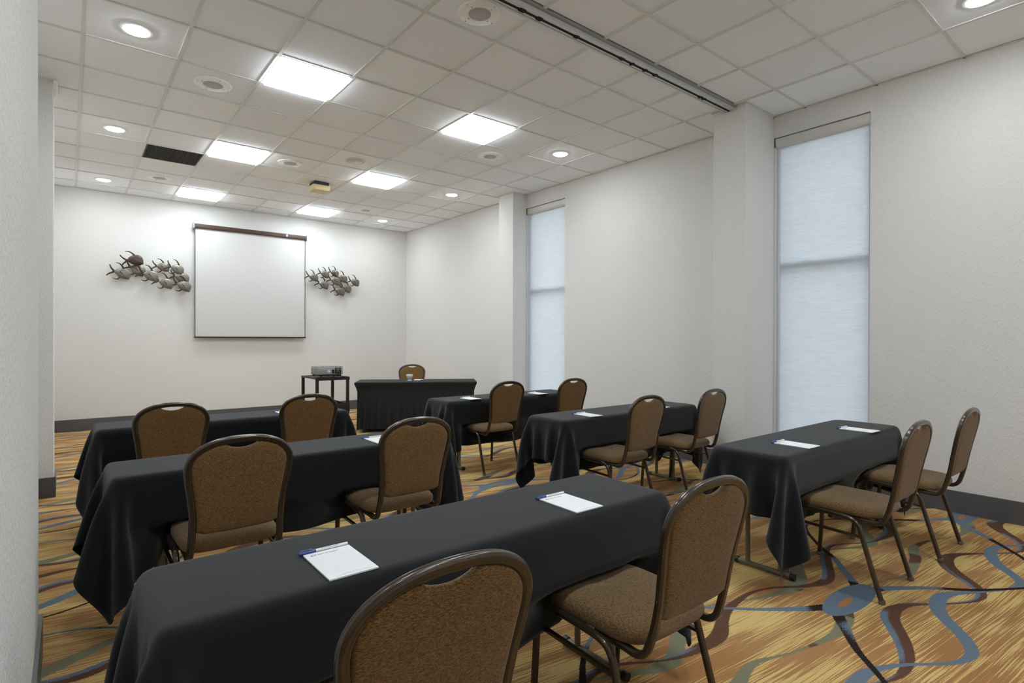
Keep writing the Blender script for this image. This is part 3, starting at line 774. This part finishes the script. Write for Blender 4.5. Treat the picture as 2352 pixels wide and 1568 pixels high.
# -------- draped cloth, solved with position based dynamics
def drape(seed, chairs, shift=0.0, L=1.829, D=0.457, H=0.740, endd=0.335, sided=0.445, h=0.0275, front=-0.135, frames=1150, iters=1):
    rng = np.random.RandomState(seed)
    nx = int(round((L + 2 * endd) / h)) + 1; ny = int(round((D + 2 * sided) / h)) + 1
    dx = (L + 2 * endd) / (nx - 1); dy = (D + 2 * sided) / (ny - 1)
    gx = np.linspace(-(L / 2 + endd), L / 2 + endd, nx); gy = np.linspace(-(D / 2 + sided), D / 2 + sided, ny)
    X = np.zeros((nx, ny, 3)); X[..., 0] = gx[:, None]; X[..., 1] = gy[None, :]
    X[..., 0] += rng.uniform(-0.012, 0.012); X[..., 1] += rng.uniform(-0.008, 0.008) + shift
    X[..., 2] = H + 0.004 + 0.002 * rng.rand(nx, ny)
    low = rng.randn(9, 7) * 0.02
    ui = np.linspace(0, 8, nx); vi = np.linspace(0, 6, ny)
    a0 = np.clip(ui.astype(int), 0, 7); b0 = np.clip(vi.astype(int), 0, 5)
    fu = (ui - a0)[:, None]; fv = (vi - b0)[None, :]
    W = low[a0][:, b0] * (1 - fu) * (1 - fv) + low[a0 + 1][:, b0] * fu * (1 - fv) + low[a0][:, b0 + 1] * (1 - fu) * fv + low[a0 + 1][:, b0 + 1] * fu * fv
    V = np.zeros_like(X)
    pin = (np.abs(X[..., 0]) < L / 2 - 0.004) & (np.abs(X[..., 1]) < D / 2 - 0.004)
    r = 0.012; hx, hy, hz = L / 2 - r, D / 2 - r, 0.105
    cz = H - hz - r
    dg = math.hypot(dx, dy)
    sl = []
    def pairs(si, sj, rest, k):
        for oi in ((0, 1) if si else (0,)):
            for oj in ((0, 1) if sj else (0,)):
                if si and sj and oj == 1: continue
                sl.append((si, sj, oi, oj, rest, k))
    cons = []
    def con(A, B, rest, k): cons.append((A, B, rest, k))
    S = slice
    for o_ in (0, 1):
        m = (nx - 1 - o_ + 1) // 2 * 2
        con((S(o_, nx - 1, 2), S(None)), (S(o_ + 1, nx, 2), S(None)), dx, 1.0)
        con((S(None), S(o_, ny - 1, 2)), (S(None), S(o_ + 1, ny, 2)), dy, 1.0)
    for o_ in (0, 1):
        con((S(o_, nx - 1, 2), S(0, ny - 1)), (S(o_ + 1, nx, 2), S(1, ny)), dg, 0.12)
        con((S(o_, nx - 1, 2), S(1, ny)), (S(o_ + 1, nx, 2), S(0, ny - 1)), dg, 0.12)
    for o_ in (0, 1):
        for q in (0, 1):
            st = o_ + 2 * q
            con((S(st, nx - 2, 4), S(None)), (S(st + 2, nx, 4), S(None)), 2 * dx, 0.03)
            con((S(None), S(st, ny - 2, 4)), (S(None), S(st + 2, ny, 4)), 2 * dy, 0.03)
    dt = 1 / 450.0
    for fr in range(frames):
        V[..., 2] -= 9.81 * dt
        if fr < 220: V[..., 0] += W * 0.07; V[..., 1] += W * 0.09
        V *= 0.9955 if fr < frames * 0.75 else 0.985
        P = X + V * dt
        push = min(1.0, max(0.0, (fr - frames * 0.35) / (frames * 0.35)))
        for it in range(iters):
            for A, B, rest, k in cons:
                a = P[A]; b = P[B]
                n0 = min(a.shape[0], b.shape[0]); n1 = min(a.shape[1], b.shape[1])
                a = a[:n0, :n1]; b = b[:n0, :n1]
                d = b - a; l = np.sqrt((d * d).sum(-1, keepdims=True)) + 1e-9
                c = d * (0.5 * k * (l - rest) / l)
                a += c; b -= c
            q = P - np.array([0, 0, cz])
            e = np.abs(q) - np.array([hx, hy, hz])
            ep = np.maximum(e, 0); le = np.sqrt((ep * ep).sum(-1))
            outd = le - r
            ins = e.max(-1) < 0
            m = (outd < 0.005) & ~ins
            nrm = ep / (le[..., None] + 1e-9) * np.sign(q)
            P[m] += nrm[m] * (0.005 - outd[m])[:, None]
            if ins.any():
                ei = e[ins]; ax = ei.argmax(-1); qi = q[ins]; pi = P[ins]; rows = np.arange(len(ax))
                hh = np.array([hx, hy, hz])[ax] + r + 0.005
                ctr = np.array([0, 0, cz])[ax]
                sg = np.where(qi[rows, ax] >= 0, 1.0, -1.0)
                pi[rows, ax] = ctr + sg * hh; P[ins] = pi
            top = m & (nrm[..., 2] > 0.7)
            P[top, 0] += (X[top, 0] - P[top, 0]) * 0.8; P[top, 1] += (X[top, 1] - P[top, 1]) * 0.8
            P[..., 2] = np.maximum(P[..., 2], 0.02)
            if fr > 160: P[pin] = X[pin]
            if push > 0:
                for xc in chairs:
                    yl = -D / 2 - 0.12 + push * (front + D / 2 + 0.12)
                    m2 = (np.abs(P[..., 0] - xc) < 0.243) & (P[..., 2] < 0.488) & (P[..., 1] < yl)
                    P[m2, 1] = yl
        V = (P - X) / dt
        X = P
    mb_ = MB()
    idx = lambda i, j: i * ny + j
    me = bpy.data.meshes.new('tablecloth')
    f = [(idx(i, j), idx(i + 1, j), idx(i + 1, j + 1), idx(i, j + 1)) for i in range(nx - 1) for j in range(ny - 1)]
    me.from_pydata([tuple(map(float, p)) for p in X.reshape(-1, 3)], [], f); me.update()
    me.polygons.foreach_set('use_smooth', [True] * len(me.polygons))
    me.materials.append(MAT['cloth'])
    return me

CL, CR = 1.06, 3.95
LEFT_CH = (-0.465, 0.455); RIGHT_CH = (-0.41, 0.50)
cloths = [drape(1, (-0.475, 0.51)), drape(2, (-0.46, 0.44)), drape(5, (-0.46, 0.44), -0.065), drape(8, (-0.41, 0.51), -0.03)]
TABLES = [  # centre x, y, cloth variant, row text
    (CL, 1.625, 0, 'nearest the viewer at lower left'), (CL, 3.325, 1, 'in the middle row on the left side'), (CL, 5.035, 2, 'in the far row on the left side'),
    (CR, 5.040, 2, 'in the far row on the window side'), (CR, 3.350, 3, 'in the middle row on the window side'), (CR, 1.635, 3, 'below the tall near window')]
t0 = None
for k, (tx, ty, cv, where) in enumerate(TABLES):
    lab = 'narrow folding table under black cloth, ' + where
    if t0 is None: t0 = r = table_parts(thing('training_table', lab, 'table', (tx, ty, 0), 0, 'training tables'))
    else: r = copy_tree(t0); r['label'] = lab; r.location = (tx, ty, 0)
    c = obj('tablecloth', cloths[cv], None, None, (tx, ty, 0))
    tag(c, 'black cloth draped over the table ' + where, 'tablecloth', 'black tablecloths on the training tables')
    sb = c.modifiers.new('smooth', 'SUBSURF'); sb.levels = 1; sb.render_levels = 1
    so = c.modifiers.new('thick', 'SOLIDIFY'); so.thickness = 0.0015; so.offset = 1.0

# ------------------------------------------------------------------ chairs
def prof_tube(w, d, n=32, fl=0.10):
    out = []
    for i in range(n):
        a = 2 * PI * i / n
        c, s = math.cos(a), math.sin(a)
        rr = 1.0 / (abs(c) ** 3.2 + abs(s) ** 3.2) ** (1 / 3.2)
        rr *= 1 - fl * (0.5 - 0.5 * math.cos(8 * a + PI))
        out.append((c * rr * w / 2, s * rr * d / 2))
    return out
TUBE = prof_tube(0.026, 0.024)
THIN = [(0.0075 * math.cos(2 * PI * i / 8), 0.0075 * math.sin(2 * PI * i / 8)) for i in range(8)]
BK = [(0.402, 0.049), (0.424, 0.010), (0.473, -0.012), (0.565, -0.033), (0.670, -0.051), (0.775, -0.072), (0.864, -0.090), (0.955, -0.108)]
def back_y(z):
    if z <= BK[1][0]: return BK[1][1]
    for (z0, y0), (z1, y1) in zip(BK[1:-1], BK[2:]):
        if z <= z1: return y0 + (y1 - y0) * (z - z0) / (z1 - z0)
    return BK[-1][1]
ZA = 0.815
def half_w(z):      # centre line of the back frame
    pts = [(0.40, 0.188), (0.50, 0.183), (0.60, 0.184), (0.70, 0.195), (0.78, 0.208), (ZA, 0.211)]
    for (z0, a), (z1, b) in zip(pts[:-1], pts[1:]):
        if z <= z1:
            u = (z - z0) / (z1 - z0); u = u * u * (3 - 2 * u)
            return a + (b - a) * u
    return 0.211
CR_H = 0.955 - 0.012 - ZA
def arch(th, inset=0.0):
    c, s = math.cos(th), math.sin(th)
    e = 2 / 2.35
    return (0.211 - inset) * math.copysign(abs(c) ** e, c), ZA + (CR_H - inset) * abs(s) ** e
def chair_parts(root):
    # back frame: under the seat, round the lower bend, up, over the crown and down again
    left = [(-0.186, 0.21, 0.409), (-0.187, 0.10, 0.407), (-0.188, 0.052, 0.404), (-0.188, 0.024, 0.411), (-0.188, 0.004, 0.432), (-0.186, -0.010, 0.470), (-0.184, -0.022, 0.515)]
    for z in (0.56, 0.60, 0.65, 0.70, 0.75, 0.79): left.append((-half_w(z), back_y(z), z))
    cr = []
    for i in range(0, 29):
        th = PI - PI * i / 28
        xx, zz = arch(th); cr.append((xx, back_y(zz), zz))
    right = [(-a, b, c) for a, b, c in left[::-1]]
    path = smooth_path(left, 4)[:-1] + [Vector(p) for p in cr] + smooth_path(right, 4)[1:]
    obj('back_frame', auto_smooth(MB().sweep(path, prof_tube(0.030, 0.025), (1, 0, 0)).mesh(), 75), 'frame', root)
    # padded back with the hand hole under the crown
    ins = 0.013
    ol = []
    for i in range(0, 45):
        th = PI * i / 44
        xx, zz = arch(th, ins)
        if abs(xx) < 0.070: zz -= 0.027 * (1 - (xx / 0.070) ** 2) ** 0.8
        ol.append((xx, zz))
    zl = [0.79, 0.74, 0.69, 0.64, 0.60, 0.56, 0.535]
    for z in zl: ol.append((-(half_w(z) - ins), z))
    for i in range(1, 12):
        xx = -0.168 + 0.336 * i / 12; ol.append((xx, 0.524 - 0.006 * (1 - (xx / 0.17) ** 2)))
    for z in zl[::-1]: ol.append((half_w(z) - ins, z))
    n = len(ol); c = (0.0, 0.72)
    rings = [(1.0, 0.0), (0.995, 0.008), (0.975, 0.014), (0.93, 0.018), (0.8, 0.021), (0.5, 0.023), (0.2, 0.023)]
    v = []; f = []
    for sgn, k in ((1, 1.0), (-1, 0.72)):
        b0 = len(v)
        for s_, d in rings:
            for (xx, zz) in ol:
                q = (c[0] + (xx - c[0]) * s_, c[1] + (zz - c[1]) * s_)
                v.append((q[0], back_y(q[1]) + sgn * d * k, q[1]))
        v.append((c[0], back_y(c[1]) + sgn * 0.023 * k, c[1]))
        m = len(rings)
        for k_ in range(m - 1):
            f += [(b0 + k_ * n + i, b0 + k_ * n + (i + 1) % n, b0 + (k_ + 1) * n + (i + 1) % n, b0 + (k_ + 1) * n + i) for i in range(n)]
        f += [(b0 + (m - 1) * n + i, b0 + (m - 1) * n + (i + 1) % n, b0 + m * n) for i in range(n)]
    me = MB().add(v, f).mesh()
    bm = bmesh.new(); bm.from_mesh(me); bmesh.ops.remove_doubles(bm, verts=bm.verts, dist=0.0004); bmesh.ops.recalc_face_normals(bm, faces=bm.faces); bm.to_mesh(me); bm.free()
    obj('backrest', me, 'chair_fabric', root, smooth=True)
    # seat cushion
    ol = []
    N = 64
    for i in range(N):
        a = 2 * PI * i / N
        cc, ss = math.cos(a), math.sin(a)
        ex = 5.0 if ss < 0 else 4.2
        rr = 1.0 / (abs(cc) ** ex + abs(ss) ** ex) ** (1 / ex)
        w = 0.216 + 0.006 * ss
        ol.append((cc * rr * w, 0.258 + ss * rr * 0.238))
    rings = [(0.90, 0.421), (0.97, 0.424), (0.995, 0.434), (1.0, 0.446), (0.985, 0.460), (0.95, 0.471), (0.88, 0.480), (0.75, 0.487), (0.5, 0.491), (0.25, 0.492)]
    v = []; f = []; cx, cy = 0.0, 0.258
    for s_, z in rings:
        for (xx, yy) in ol:
            fr = max(0.0, (yy - 0.40) / 0.1)
            v.append((cx + (xx - cx) * s_, cy + (yy - cy) * s_, z - 0.010 * fr * fr * (1 if z > 0.44 else 0)))
    v.append((cx, cy, 0.492)); v.append((cx, cy, 0.421))
    m = len(rings)
    for k in range(m - 1): f += [(k * N + i, k * N + (i + 1) % N, (k + 1) * N + (i + 1) % N, (k + 1) * N + i) for i in range(N)]
    f += [((m - 1) * N + i, (m - 1) * N + (i + 1) % N, m * N) for i in range(N)]
    f += [((i + 1) % N, i, m * N + 1) for i in range(N)]
    obj('seat', MB().add(v, f).mesh(), 'seat_fabric', root, smooth=True)
    # legs
    for s in (-1, 1):
        rear = [(s * 0.231, 0.002, 0.006), (s * 0.228, 0.055, 0.18), (s * 0.225, 0.104, 0.345), (s * 0.2245, 0.116, 0.378), (s * 0.224, 0.138, 0.402), (s * 0.224, 0.172, 0.414), (s * 0.224, 0.225, 0.418), (s * 0.224, 0.30, 0.420)]
        front = [(s * 0.230, 0.500, 0.006), (s * 0.228, 0.488, 0.18), (s * 0.225, 0.480, 0.35), (s * 0.2245, 0.476, 0.385), (s * 0.224, 0.458, 0.410), (s * 0.224, 0.425, 0.420), (s * 0.224, 0.36, 0.421), (s * 0.224, 0.30, 0.420)]
        for pth in (rear, front):
            lg = obj('leg', auto_smooth(MB().sweep(smooth_path(pth, 5), TUBE, (1, 0, 0)).mesh(), 75), 'frame', root)
            p = pth[0]
            obj('foot_glide', auto_smooth(MB().lathe([(0.0001, 0.0), (0.015, 0.0), (0.017, 0.004), (0.016, 0.012), (0.0145, 0.022)], 16, (p[0], p[1], 0.0)).mesh(), 50), 'glide', lg)
        obj('side_stretcher', MB().sweep([(s * 0.2255, 0.105, 0.322), (s * 0.2265, 0.48, 0.335)], [(-.008, -.006), (.008, -.006), (.008, .006), (-.008, .006)], (1, 0, 0)).mesh(), 'frame', root)
    obj('front_rail', MB().sweep([(-0.222, 0.478, 0.392), (0.222, 0.478, 0.392)], THIN, (0, 0, 1)).mesh(), 'frame', root, smooth=True)
    obj('seat_rail', MB().sweep([(-0.215, 0.20, 0.412), (0.215, 0.20, 0.412)], [(-.008, -.012), (.008, -.012), (.008, .012), (-.008, .012)], (0, 0, 1)).mesh(), 'frame', root)
    return root
HD = Vector((0.855, -0.519, 0)); HN = Vector((0.519, 0.855, 0)); HC = Vector((4.21, 7.59, 0)); HANG = math.atan2(-0.519, 0.855)
hp = HC + HN * 0.835 + HD * (-0.125)
CH = [(0.587, 1.025, 0.0, 'brown padded banquet chair cut off by the lower frame edge at the nearest left table'),
      (1.570, 1.050, -0.02, 'brown padded banquet chair at the right end of the nearest left table'),
      (0.603, 2.775, 0.0, 'brown padded banquet chair at the left end of the middle left table'),
      (1.500, 2.795, 0.0, 'brown padded banquet chair at the right end of the middle left table'),
      (0.545, 4.425, 0.0, 'brown padded banquet chair at the left end of the far left table'),
      (1.472, 4.455, 0.0, 'brown padded banquet chair in front of the projector cart, at the far left table'),
      (3.535, 4.563, 0.0, 'brown padded banquet chair at the left end of the far window-side table'),
      (4.385, 4.465, 0.0, 'brown padded banquet chair at the right end of the far window-side table'),
      (3.510, 2.775, 0.0, 'brown padded banquet chair at the left end of the middle window-side table'),
      (4.425, 2.775, 0.03, 'brown padded banquet chair at the right end of the middle window-side table'),
      (3.560, 1.040, 0.0, 'brown padded banquet chair at the left end of the near window-side table'),
      (4.494, 1.014, 0.0, 'brown padded banquet chair nearest the right wall at the near window-side table'),
      (hp.x, hp.y, HANG + PI, 'brown padded banquet chair behind the black skirted head table')]
c0 = None
for x, y, rz, lab in CH:
    if c0 is None: c0 = r = chair_parts(thing('banquet_chair', lab, 'chair', (x, y, 0), rz, 'brown banquet chairs'))
    else: r = copy_tree(c0); r['label'] = lab; r.location = (x, y, 0); r.rotation_euler = (0, 0, rz)

# ------------------------------------------------------------------ notepads and pens
def text_mesh(txt, size, align='LEFT'):
    cu = bpy.data.curves.new('lettering', 'FONT'); cu.body = txt; cu.size = size; cu.align_x = align; cu.extrude = 0.00008
    o_ = bpy.data.objects.new('lettering', cu); COL.objects.link(o_)
    dg = bpy.context.evaluated_depsgraph_get()
    me = bpy.data.meshes.new_from_object(o_.evaluated_get(dg))
    bpy.data.objects.remove(o_); bpy.data.curves.remove(cu)
    return me
PW, PD, PT = 0.0695, 0.106, 0.0045
def pad_parts(root):
    obj('sheets', box_mesh(-PW, PW, -PD, PD, 0.0, PT, 0.0004, 1), 'ruled', root)
    tm = obj('heading', text_mesh('Best Western', 0.0108), 'ink', root, (-0.034, 0.0805, PT + 0.0001))
    n = 28; v = []; f = []
    for r_ in (1.0, 0.84):
        v += [(0.0085 * r_ * math.cos(2 * PI * i / n), 0.0068 * r_ * math.sin(2 * PI * i / n), 0.0001) for i in range(n)]
    f = [(i, (i + 1) % n, n + (i + 1) % n, n + i) for i in range(n)]
    lg = obj('logo', MB().add(v, f).mesh(), 'ink', root, (-0.0465, 0.084, PT + 0.0001))
    obj('logo_letters', text_mesh('BW', 0.0085, 'CENTER'), 'ink', lg, (0, -0.003, 0.0))
    mb = MB()
    random.seed(11)
    for yy, x0, x1 in ((-0.086, -0.018, 0.018), (-0.091, -0.030, 0.046), (-0.096, -0.046, 0.058)):
        x_ = x0
        while x_ < x1:
            w = random.uniform(0.002, 0.006); mb.box(x_, min(x_ + w, x1), yy, yy + 0.0011, PT + 0.0001, PT + 0.0002); x_ += w + 0.0012
    fo = obj('footer_lines', mb.mesh(), 'ink_pale', root); fo['kind'] = 'stuff'
    return root
def pen_parts(root):
    obj('barrel', auto_smooth(MB().lathe([(0.0001, 0.072), (0.0048, 0.072), (0.0052, 0.069), (0.0052, -0.034), (0.0001, -0.034)], 14, axis='x').mesh(), 50), 'pen_white', root)
    obj('cap', auto_smooth(MB().lathe([(0.0060, -0.026), (0.0062, -0.030), (0.0062, -0.070), (0.0052, -0.075), (0.0001, -0.075)], 14, axis='x').mesh(), 50), 'pen_blue', root)
    obj('clip', box_mesh(-0.070, -0.036, -0.0012, 0.0012, 0.006, 0.0085), 'pen_blue', root)
    obj('imprint', box_mesh(-0.010, 0.040, -0.0035, -0.0005, 0.0040, 0.0049), 'ink_pale', root)
    return root
TOP = 0.7475
PADS = [(0.604, 1.536, 0.0, 'left half of the nearest left table', 1), (1.524, 1.533, -0.02, 'right half of the nearest left table', 1),
        (1.537, 3.236, 0.0, 'middle left table behind a chair back', 1), (1.47, 4.95, 0.0, 'far left table behind a chair back', 1),
        (3.372, 4.915, 0.0, 'left half of the far window-side table', 1), (4.320, 4.900, 0.0, 'right half of the far window-side table', 1),
        (3.425, 3.240, -0.06, 'left half of the middle window-side table', 1), (4.36, 3.24, 0.0, 'middle window-side table behind the right chair', 1),
        (3.455, 1.536, -0.03, 'left half of the near window-side table', 1), (4.378, 1.514, -0.05, 'right half of the near window-side table', 1)]
hq = HC + HN * 0.10 + HD * 0.02
a0 = b0 = None
for x, y, rz, where, _ in PADS:
    la, lb = 'white ruled notepad on the ' + where, 'white pen with blue cap on the ' + where
    if a0 is None:
        a0 = r = pad_parts(thing('notepad', la, 'notepad', (x, y, TOP), rz, 'notepads on the tables'))
        b0 = q = pen_parts(thing('pen', lb, 'pen', (x, y, TOP), rz, 'pens on the tables'))
    else:
        r = copy_tree(a0); r['label'] = la; q = copy_tree(b0); q['label'] = lb
    r.location = (x, y, TOP); r.rotation_euler = (0, 0, rz)
    dx_, dy_ = -0.004, PD + 0.0075
    q.location = (x + dx_ * math.cos(rz) - dy_ * math.sin(rz), y + dx_ * math.sin(rz) + dy_ * math.cos(rz), TOP + 0.0062); q.rotation_euler = (0, 0, rz)

# ------------------------------------------------------------------ head table
HL, HDp, HH = 1.80, 0.62, 0.742
ht = table_parts(thing('head_table', 'folding head table hidden under a black stretch cover', 'table', (HC.x, HC.y, 0), HANG), HL, HDp, HH, 0.76, (0, 0.22), 0.26)
def skirt():
    per = []
    n1, n2 = 140, 48
    hx, hy = HL / 2 + 0.003, HDp / 2 + 0.003
    for i in range(n1): per.append((-hx + 2 * hx * i / n1, -hy, 0, -1))
    for i in range(n2): per.append((hx, -hy + 2 * hy * i / n2, 1, 0))
    for i in range(n1): per.append((hx - 2 * hx * i / n1, hy, 0, 1))
    for i in range(n2): per.append((-hx, hy - 2 * hy * i / n2, -1, 0))
    rng = random.Random(4)
    n = len(per); v = []
    zs = [HH + 0.004, HH - 0.004, HH - 0.018, HH - 0.030, HH - 0.05, HH - 0.09, HH - 0.14, HH - 0.20, 0.46, 0.38, 0.30, 0.22, 0.14, 0.08, 0.045]
    acc = 0.0; ph = []
    for i in range(n):
        acc += 0.29 + 0.07 * math.sin(i * 0.13) + 0.05 * math.sin(i * 0.37); ph.append(acc)
    for z in zs:
        u = (HH - z) / HH
        if z > HH - 0.02: ins = 0.0 if z < HH + 0.003 else 0.004
        else: ins = 0.030 * min(1.0, (HH - 0.018 - z) / 0.10) - 0.012 * max(0, u - 0.3)
        amp = 0.019 * max(0.0, min(1.0, (u - 0.28) / 0.5))
        for i, (x, y, nx_, ny_) in enumerate(per):
            xx = x * (1 - ins / hx * (1.35 if z < HH - 0.03 else 1.0)); yy = y * (1 - ins / hy * 0.8)
            edge = min(abs(abs(x) - hx) if ny_ else abs(abs(y) - hy), 0.12) / 0.12
            a = amp * math.sin(ph[i] * 2.3) * edge
            zz = z + (0.012 * edge if z < 0.05 else 0)
            v.append((xx + nx_ * a, yy + ny_ * a, zz))
    f = []
    for k in range(len(zs) - 1): f += [(k * n + i, k * n + (i + 1) % n, (k + 1) * n + (i + 1) % n, (k + 1) * n + i) for i in range(n)]
    f.append(tuple(range(n)))
    me = MB().add(v, f).mesh()
    return auto_smooth(me, 55)
sk = obj('table_cover', skirt(), 'spandex', None, (HC.x, HC.y, 0), (0, 0, HANG))
tag(sk, 'fitted black stretch cover with pleated skirt on the head table', 'table cover')
r = copy_tree(a0); r['label'] = 'white notepad on the black head table beside the glass dish'; r.location = (hq.x, hq.y, HH + 0.0045); r.rotation_euler = (0, 0, HANG + PI)
q = copy_tree(b0); q['label'] = 'white and blue pen on the black head table beside the glass dish'
pq = hq - HN * (PD + 0.008)
q.location = (pq.x, pq.y, HH + 0.0045 + 0.0062); q.rotation_euler = (0, 0, HANG + PI)
gp = HC + HD * (-0.115) + HN * (-0.06)
gd = thing('glass_dish', 'small footed clear glass dish of mints on the head table', 'dish', (gp.x, gp.y, HH + 0.0045))
outer = [(0.0001, 0.0), (0.036, 0.0), (0.038, 0.004), (0.030, 0.010), (0.022, 0.018), (0.024, 0.028), (0.034, 0.045), (0.044, 0.070), (0.052, 0.100)]
inner = [(0.049, 0.100), (0.041, 0.070), (0.031, 0.048), (0.018, 0.036), (0.0001, 0.034)]
gb = MB()
n = 36; prof = outer + inner; v = []
for i in range(n):
    a = 2 * PI * i / n; fl = 1 + 0.035 * math.cos(12 * a)
    for k, (rr, zz) in enumerate(prof): v.append((rr * (fl if 4 < k < 10 else 1) * math.cos(a), rr * (fl if 4 < k < 10 else 1) * math.sin(a), zz))
m_ = len(prof)
gb.add(v, [(i * m_ + k, ((i + 1) % n) * m_ + k, ((i + 1) % n) * m_ + k + 1, i * m_ + k + 1) for i in range(n) for k in range(m_ - 1)])
obj('bowl', gb.mesh(), 'glass', gd, smooth=True)
mint = MB().lathe([(0.0001, -0.007), (0.008, -0.005), (0.010, 0.0), (0.008, 0.005), (0.0001, 0.007)], 12).mesh(); mint.materials.append(MAT['mint']); mint.polygons.foreach_set('use_smooth', [True] * len(mint.polygons))
random.seed(5)
for q_ in range(11):
    a = q_ * 2.4; rr = 0.006 + 0.024 * math.sqrt(q_ / 11)
    zz = 0.046 + 0.012 * (q_ % 3) + 0.01 * (rr > 0.02)
    o = obj('mint', mint, None, None, (gp.x + rr * 0.72 * math.cos(a), gp.y + rr * 0.72 * math.sin(a), HH + 0.0045 + zz), (random.uniform(-1, 1), random.uniform(-1, 1), 0))
    tag(o, 'small white mint heaped in the footed glass dish', 'mint', 'mints in the glass dish')

# ------------------------------------------------------------------ projector cart and projector
cx0, cx1, cy0, cy1 = 2.585, 3.055, 7.42, 8.03
cw, cd = (cx1 - cx0) / 2, (cy1 - cy0) / 2
ct = thing('projector_cart', 'black plastic utility cart carrying the projector', 'cart', ((cx0 + cx1) / 2, (cy0 + cy1) / 2, 0))
def tray(z, lip, nm):
    t_ = obj(nm, box_mesh(-cw, cw, -cd, cd, z - 0.012, z, 0.004, 2), 'black', ct)
    mb = MB(); w = 0.016
    mb.box(-cw, cw, -cd, -cd + w, z, z + lip).box(-cw, cw, cd - w, cd, z, z + lip).box(-cw, -cw + w, -cd + w, cd - w, z, z + lip).box(cw - w, cw, -cd + w, cd - w, z, z + lip)
    mb.box(-cw, cw, -cd, -cd + 0.006, z - 0.03, z)
    obj('lip', mb.mesh(), 'black', t_)
    return t_
tray(0.852, 0.010, 'top_shelf')
tray(0.405, 0.085, 'middle_shelf')
for sx in (-1, 1):
    for sy in (-1, 1):
        px, py = sx * (cw - 0.022), sy * (cd - 0.022)
        lg = obj('leg', box_mesh(px - 0.019, px + 0.019, py - 0.019, py + 0.019, 0.075, 0.850, 0.005, 2), 'black', ct)
        obj('caster', auto_smooth(MB().lathe([(0.0001, -0.012), (0.034, -0.012), (0.037, -0.007), (0.037, 0.007), (0.034, 0.012), (0.0001, 0.012)], 24, (px, py, 0.037), 'y').mesh(), 50), 'slot', lg)
pj = thing('projector', 'silver grey projector with its rear sockets facing the viewer on the cart', 'projector', (2.842, 7.715, 0.862))
pw, pd, ph0, ph1 = 0.180, 0.135, 0.026, 0.142
obj('body', auto_smooth(box_mesh(-pw, pw, -pd, pd, ph0, ph1 - 0.008, 0.012, 3), 40), 'proj', pj)
obj('lid', auto_smooth(box_mesh(-pw + 0.004, pw - 0.004, -pd + 0.004, pd - 0.004, ph1 - 0.012, ph1, 0.005, 2), 40), 'proj_top', pj)
obj('base', box_mesh(-pw + 0.018, pw - 0.018, -pd + 0.012, pd - 0.012, 0.010, ph0 + 0.002, 0.006, 2), 'black', pj)
for fx in (-0.12, 0.06, 0.12):
    obj('foot', MB().cyl((fx, -0.10, 0.0), (fx, -0.10, 0.012), 0.013, 14).mesh(), 'black', pj)
pp = obj('socket_panel', box_mesh(0.062, 0.152, -pd - 0.002, -pd + 0.006, ph0 + 0.012, ph1 - 0.020, 0.002, 1), 'slot', pj)
for i in range(4):
    for j in range(2):
        obj('socket', box_mesh(0.074 + i * 0.019, 0.085 + i * 0.019, -pd - 0.005, -pd - 0.001, ph0 + 0.060 + j * 0.018, ph0 + 0.070 + j * 0.018, 0.001, 1), 'alu_dull', pp)
for q_ in range(9):
    a = PI * q_ / 8
    obj('key', MB().cyl((0.107 + 0.020 * math.cos(a), -pd - 0.004, ph0 + 0.030 + 0.014 * math.sin(a)), (0.107 + 0.020 * math.cos(a), -pd - 0.001, ph0 + 0.030 + 0.014 * math.sin(a)), 0.0032, 8).mesh(), 'alu_dull', pp)
obj('power_inlet', box_mesh(0.024, 0.054, -pd - 0.002, -pd + 0.004, ph0 + 0.018, ph0 + 0.072, 0.002, 1), 'slot', pj)
kn = obj('speaker_dial', auto_smooth(MB().lathe([(0.0001, -0.008), (0.014, -0.008), (0.017, -0.004), (0.022, -0.004), (0.024, 0.002)], 28, (-0.022, -pd, ph0 + 0.045), 'y').mesh(), 40), 'alu', pj)
for i in range(6):
    obj('side_vent', box_mesh(-pw - 0.002, -pw + 0.003, -0.105 + i * 0.036, -0.088 + i * 0.036, ph0 + 0.014, ph1 - 0.024, 0.001, 1), 'proj_top', pj)
for i in range(4):
    obj('button', MB().cyl((-0.08 + i * 0.022, -0.02, ph1 - 0.001), (-0.08 + i * 0.022, -0.02, ph1 + 0.003), 0.006, 12).mesh(), 'black', pj)
